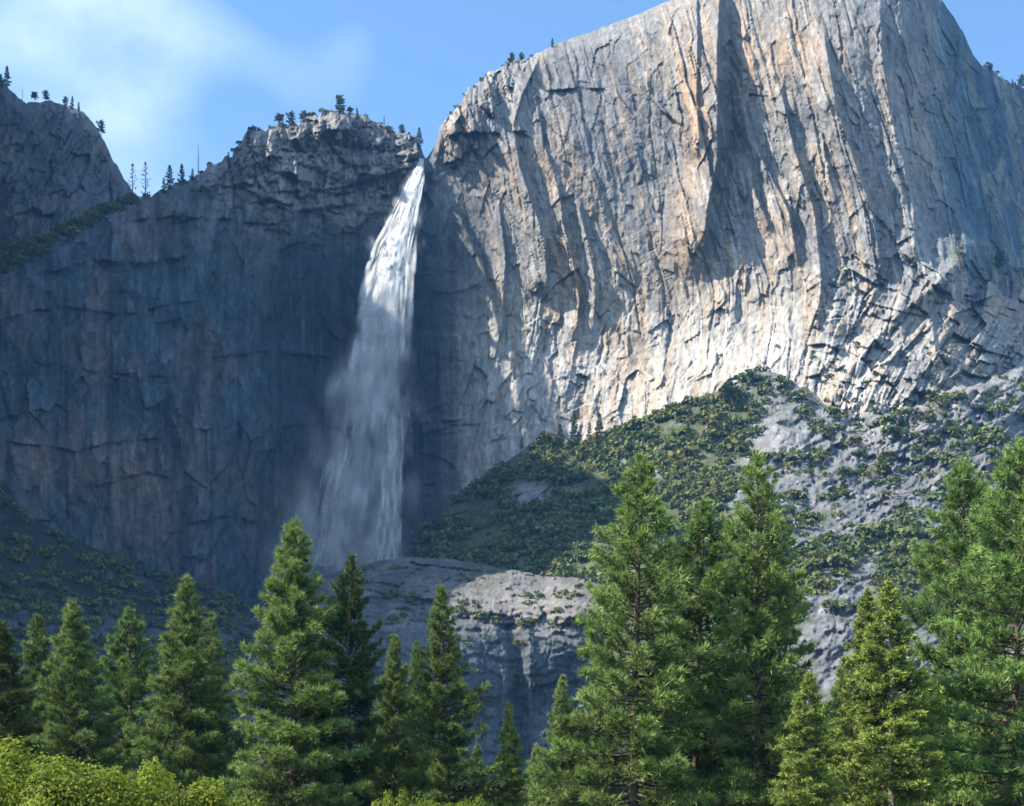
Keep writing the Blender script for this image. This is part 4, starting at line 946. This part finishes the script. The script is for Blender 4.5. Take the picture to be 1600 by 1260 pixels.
while nb_ < 110:
    u = rb.uniform(960, 1600); v = rb.uniform(600, 860)
    if v < ttop(u) + 12 or rb.uniform() > 0.25 + 0.75 * sm(1100, 1300, u): continue
    s_ = rb.uniform(1.6, 3.4) * rb.uniform(0.8, 1.5); p = at(u, v, talus_Y(u, v))
    o = obj('boulder', BO[nb_ % 5]); o.location = (p[0], p[1], p[2] + 0.1 * s_); o.scale = (s_,) * 3; o.rotation_euler = tuple(rb.uniform(0, 6, 3) * np.array([0.1, 0.1, 1]))
    where = 'under the bright foot of the dome' if u < 1130 else 'around the big grey outcrop' if u < 1290 else 'in the oak belt above the cedars' if v > 820 else 'below the diagonal ribs' if v < 720 else 'high above the cedars' if u < 1460 else 'beside the long needled pines'
    tag(o, ('large' if s_ > 3.4 else 'middle-sized' if s_ > 2.5 else 'small') + ' grey boulder on the talus ' + where, 'boulder', 'boulders on the talus'); nb_ += 1

# ---------------------------------------------------------------- the waterfall: thousands of falling streaks and drifting spray
def water_mat(name, amax, noise_scale, radial, n0=0.35, n1=0.62):
    m, nt, out = new_mat(name)
    uv = N(nt, 'ShaderNodeUVMap'); sp = N(nt, 'ShaderNodeSeparateXYZ'); nt.links.new(uv.outputs[0], sp.inputs[0])
    def bump1(sock, p):
        s1 = N(nt, 'ShaderNodeMath', operation='SUBTRACT'); nt.links.new(sock, s1.inputs[0]); s1.inputs[1].default_value = 0.5
        s2 = N(nt, 'ShaderNodeMath', operation='MULTIPLY'); nt.links.new(s1.outputs[0], s2.inputs[0]); s2.inputs[1].default_value = 2
        s3 = N(nt, 'ShaderNodeMath', operation='POWER'); 
        s2b = N(nt, 'ShaderNodeMath', operation='ABSOLUTE'); nt.links.new(s2.outputs[0], s2b.inputs[0]); nt.links.new(s2b.outputs[0], s3.inputs[0]); s3.inputs[1].default_value = p
        s4 = N(nt, 'ShaderNodeMath', operation='SUBTRACT'); s4.inputs[0].default_value = 1; nt.links.new(s3.outputs[0], s4.inputs[1]); s4.use_clamp = True
        return s4.outputs[0]
    def mul(a_, b_):
        q = N(nt, 'ShaderNodeMath', operation='MULTIPLY'); nt.links.new(a_, q.inputs[0])
        if isinstance(b_, float): q.inputs[1].default_value = b_
        else: nt.links.new(b_, q.inputs[1])
        return q.outputs[0]
    if radial:
        g_ = N(nt, 'ShaderNodeTexGradient', gradient_type='SPHERICAL'); mp = N(nt, 'ShaderNodeMapping'); mp.inputs['Location'].default_value = (-1, -1, 0); mp.inputs['Scale'].default_value = (2, 2, 1)
        nt.links.new(uv.outputs[0], mp.inputs[0]); nt.links.new(mp.outputs[0], g_.inputs[0])
        al = mul(g_.outputs['Fac'], g_.outputs['Fac'])
    else:
        al = mul(bump1(sp.outputs[0], 1.3), bump1(sp.outputs[1], 1.6))
    tc = N(nt, 'ShaderNodeTexCoord'); mp2 = N(nt, 'ShaderNodeMapping'); mp2.inputs['Scale'].default_value = (1, 1, 0.4)
    nt.links.new(tc.outputs['Object'], mp2.inputs[0])
    n = N(nt, 'ShaderNodeTexNoise'); n.inputs['Scale'].default_value = noise_scale; n.inputs['Detail'].default_value = 4
    nt.links.new(mp2.outputs[0], n.inputs['Vector'])
    r = N(nt, 'ShaderNodeMapRange'); r.inputs[1].default_value = n0; r.inputs[2].default_value = n1; nt.links.new(n.outputs['Fac'], r.inputs[0])
    ata = N(nt, 'ShaderNodeAttribute', attribute_name='Col')
    al = mul(mul(mul(al, r.outputs[0]), float(amax)), ata.outputs['Fac'])
    d = N(nt, 'ShaderNodeBsdfDiffuse'); d.inputs['Color'].default_value = (0.97, 0.98, 0.99, 1)
    t = N(nt, 'ShaderNodeBsdfTranslucent'); t.inputs['Color'].default_value = (0.97, 0.98, 0.99, 1)
    m1 = N(nt, 'ShaderNodeMixShader'); m1.inputs[0].default_value = 0.15; nt.links.new(d.outputs[0], m1.inputs[1]); nt.links.new(t.outputs[0], m1.inputs[2])
    tr = N(nt, 'ShaderNodeBsdfTransparent'); m2 = N(nt, 'ShaderNodeMixShader')
    nt.links.new(al, m2.inputs[0]); nt.links.new(tr.outputs[0], m2.inputs[1]); nt.links.new(m1.outputs[0], m2.inputs[2]); nt.links.new(m2.outputs[0], out.inputs['Surface'])
    return m
WP = np.array([  # v, centre u, half width px, distance
 (250, 658, 6, 1486), (262, 655, 8, 1477), (290, 648, 11, 1456), (340, 631, 18, 1433), (380, 618, 25, 1419), (420, 609, 30, 1408), (460, 603, 34, 1402), (500, 600, 35, 1400), (560, 594, 39, 1399), (620, 586, 46, 1399), (700, 576, 57, 1399), (780, 565, 67, 1399), (880, 556, 75, 1399)], float)
def wpath(v): return [np.interp(v, WP[:, 0], WP[:, k]) for k in (1, 2, 3)]
def streaks(seed, specs):
    """specs: list of (n, vmin, vmax, lateral centre shift, lateral spread, len lo, len hi, width lo, width hi, alpha lo, hi)"""
    r = np.random.default_rng(seed); VV = []; FF = []; UVs = []; CC = []; n0 = 0; SEG = 6
    for (n, v0, v1, cs, ls, l0, l1, w0, w1, a0, a1) in specs:
        for _ in range(n):
            v = r.uniform(v0, v1); ln = r.uniform(l0, l1); q = np.clip(r.normal(0, 0.5), -1.15, 1.15) * ls + cs; dz = np.clip(r.normal(0, .5), -1.2, 1.2)
            vs = np.clip(v + np.linspace(0, ln, SEG), 250, 885); cu, hw, Yc = wpath(vs)
            Yc = Yc + dz * hw * 0.12
            uu = cu + q * hw + r.normal(0, 0.6) * np.linspace(0, 1, SEG) * 3
            C_ = ray(uu, vs, Yc)
            w = r.uniform(w0, w1) / F * 1430 * np.clip(hw.mean() / 30, 0.35, 1.2)
            th = r.normal(-0.55, 0.35); sd = np.array([math.cos(th), math.sin(th), 0]) * w * 0.5
            VV.append(np.concatenate([C_ - sd, C_ + sd])); i = np.arange(SEG - 1) + n0
            FF.append(np.stack([i, i + SEG, i + SEG + 1, i + 1], 1)); n0 += 2 * SEG
            y = np.linspace(0, 1, SEG); UVs.append(np.concatenate([np.stack([y * 0, y], 1), np.stack([y * 0 + 1, y], 1)]))
            CC.append(np.full((2 * SEG, 3), r.uniform(a0, a1)))
    return mesh_np('falling_water', np.concatenate(VV), np.concatenate(FF), True, np.concatenate(CC), np.concatenate(UVs))
def puffs(seed, specs):
    r = np.random.default_rng(seed); VV = []; UVs = []; CC = []
    for (n, v0, v1, cs, ls, s0, s1, a0, a1) in specs:
        for _ in range(n):
            v = r.uniform(v0, v1); cu, hw, Yc = wpath(v); q = np.clip(r.normal(0, .5), -1.3, 1.3) * ls + cs
            p = ray(cu + q * hw, v, Yc + np.clip(r.normal(0, .5), -1, 1) * hw * 0.6)
            s_ = r.uniform(s0, s1) / F * 1430; th = r.uniform(-1, 1); x = np.array([math.cos(th), math.sin(th), 0]) * s_ * 0.5; z = np.array([r.normal(0, .15), r.normal(0, .15), 1]) * s_ * 0.5 * r.uniform(1.1, 2.0)
            VV.append(np.stack([p - x - z, p + x - z, p + x + z, p - x + z])); UVs.append(np.array([(0, 0), (1, 0), (1, 1), (0, 1)], float)); CC.append(np.full((4, 3), r.uniform(a0, a1)))
    n = len(VV); return mesh_np('spray', np.concatenate(VV), np.arange(4 * n).reshape(-1, 4), True, np.concatenate(CC), np.concatenate(UVs))
wf = thing('waterfall', at(600, 880, 1418), 'tall white waterfall plunging from the notch beside the dome into mist', 'waterfall')
fw = obj('falling_water', streaks(71, [
    (160, 247, 330, 0, 1.05, 18, 46, 6, 14, .6, 1.0), (320, 282, 440, 0, 1.05, 22, 60, 6, 16, .6, 1.0), (240, 420, 520, 0, 1.0, 30, 70, 7, 18, .4, .8), (130, 500, 640, 0, 1.0, 30, 80, 6, 16, .12, .3),
    (70, 580, 760, 0.25, 0.8, 30, 90, 5, 14, .1, .25), (170, 640, 880, 0.72, 0.25, 24, 70, 4, 9, .3, .6), (110, 680, 880, -0.7, 0.4, 30, 80, 4, 9, .18, .4)]), water_mat('falling_water', 1.0, 0.10, False, 0.25, 0.52))
sy_ = obj('spray', puffs(72, [(150, 285, 480, 0, 1.15, 14, 34, .4, .9), (170, 450, 620, -.1, 1.15, 24, 60, .35, .8), (140, 590, 890, -.15, 1.2, 34, 80, .2, .5), (50, 740, 930, -.5, 1.5, 60, 130, .15, .35), (36, 560, 880, -1.0, .8, 50, 110, .12, .28)]), water_mat('spray', 0.6, 0.06, True))
def core_mesh():
    """the dense white water: a bulging, tapering body with plumes on its surface; the fourth channel of its spray thins it out below"""
    nv_, na = 150, 40
    vs = np.linspace(248, 560, nv_)[:, None] * np.ones((1, na)); an = np.linspace(0, 2 * math.pi, na, endpoint=False)[None] * np.ones((nv_, 1))
    cu, hw, Yc = wpath(vs)
    n = fbm(np.cos(an) * 1.6 + 3, vs / 26 + np.sin(an) * 1.6, 4, 301) + 0.5 * fbm(np.cos(an) * 4 + 3, vs / 9 + np.sin(an) * 4, 3, 302)
    rr = hw * (0.66 + 0.36 * n)
    P_ = ray(cu + rr * np.cos(an), vs, Yc + rr * np.sin(an) * 0.42 / F * 1430)
    i = np.arange(nv_ * na).reshape(nv_, na); j = np.roll(i, -1, 1)
    f = np.stack([i[:-1], j[:-1], j[1:], i[1:]], -1).reshape(-1, 4)
    al = (1 - sstep(430, 555, vs + 40 * n)) * (0.75 + 0.25 * sstep(248, 290, vs))
    return mesh_np('white_water', P_.reshape(-1, 3), f, True, np.repeat(al.reshape(-1, 1), 3, 1))
def core_mat():
    m, nt, out = new_mat('white_water')
    ata = N(nt, 'ShaderNodeAttribute', attribute_name='Col')
    tc = N(nt, 'ShaderNodeTexCoord'); mp = N(nt, 'ShaderNodeMapping'); mp.inputs['Scale'].default_value = (1, 1, 0.3); nt.links.new(tc.outputs['Object'], mp.inputs[0])
    n = N(nt, 'ShaderNodeTexNoise'); n.inputs['Scale'].default_value = 0.16; n.inputs['Detail'].default_value = 5; nt.links.new(mp.outputs[0], n.inputs['Vector'])
    r = N(nt, 'ShaderNodeMapRange'); r.inputs[1].default_value = 0.30; r.inputs[2].default_value = 0.52; nt.links.new(n.outputs['Fac'], r.inputs[0])
    q1 = N(nt, 'ShaderNodeMath', operation='MULTIPLY'); nt.links.new(ata.outputs['Fac'], q1.inputs[0]); nt.links.new(r.outputs[0], q1.inputs[1])
    d = N(nt, 'ShaderNodeBsdfDiffuse'); d.inputs['Color'].default_value = (0.98, 0.98, 0.98, 1)
    t = N(nt, 'ShaderNodeBsdfTranslucent'); t.inputs['Color'].default_value = (0.98, 0.98, 0.98, 1)
    m1 = N(nt, 'ShaderNodeMixShader'); m1.inputs[0].default_value = 0.25; nt.links.new(d.outputs[0], m1.inputs[1]); nt.links.new(t.outputs[0], m1.inputs[2])
    tr = N(nt, 'ShaderNodeBsdfTransparent'); m2 = N(nt, 'ShaderNodeMixShader'); nt.links.new(q1.outputs[0], m2.inputs[0]); nt.links.new(tr.outputs[0], m2.inputs[1]); nt.links.new(m1.outputs[0], m2.inputs[2])
    nt.links.new(m2.outputs[0], out.inputs['Surface']); return m
ww = obj('white_water', core_mesh(), core_mat())
for o_ in (fw, sy_, ww):
    o_.parent = wf; o_.matrix_parent_inverse = __import__('mathutils').Matrix.Translation((-wf.location[0], -wf.location[1], -wf.location[2]))

#@@HAZE
def haze():
    x0, x1, y0, y1, z0, z1 = -2600, 2600, -400, 3300, -3, 1250
    v = np.array([(x, y, z) for z in (z0, z1) for y in (y0, y1) for x in (x0, x1)], float)
    f = np.array([(0, 2, 3, 1), (4, 5, 7, 6), (0, 1, 5, 4), (2, 6, 7, 3), (0, 4, 6, 2), (1, 3, 7, 5)])
    m, nt, out = new_mat('haze')
    p = N(nt, 'ShaderNodeVolumePrincipled')
    p.inputs['Color'].default_value = (0.20, 0.52, 1.0, 1)
    p.inputs['Density'].default_value = 0.000042
    p.inputs['Anisotropy'].default_value = 0.0
    nt.links.new(p.outputs[0], out.inputs['Volume'])
    o = obj('haze', mesh_np('haze', v, f), m); tag(o, kind='stuff')
haze()
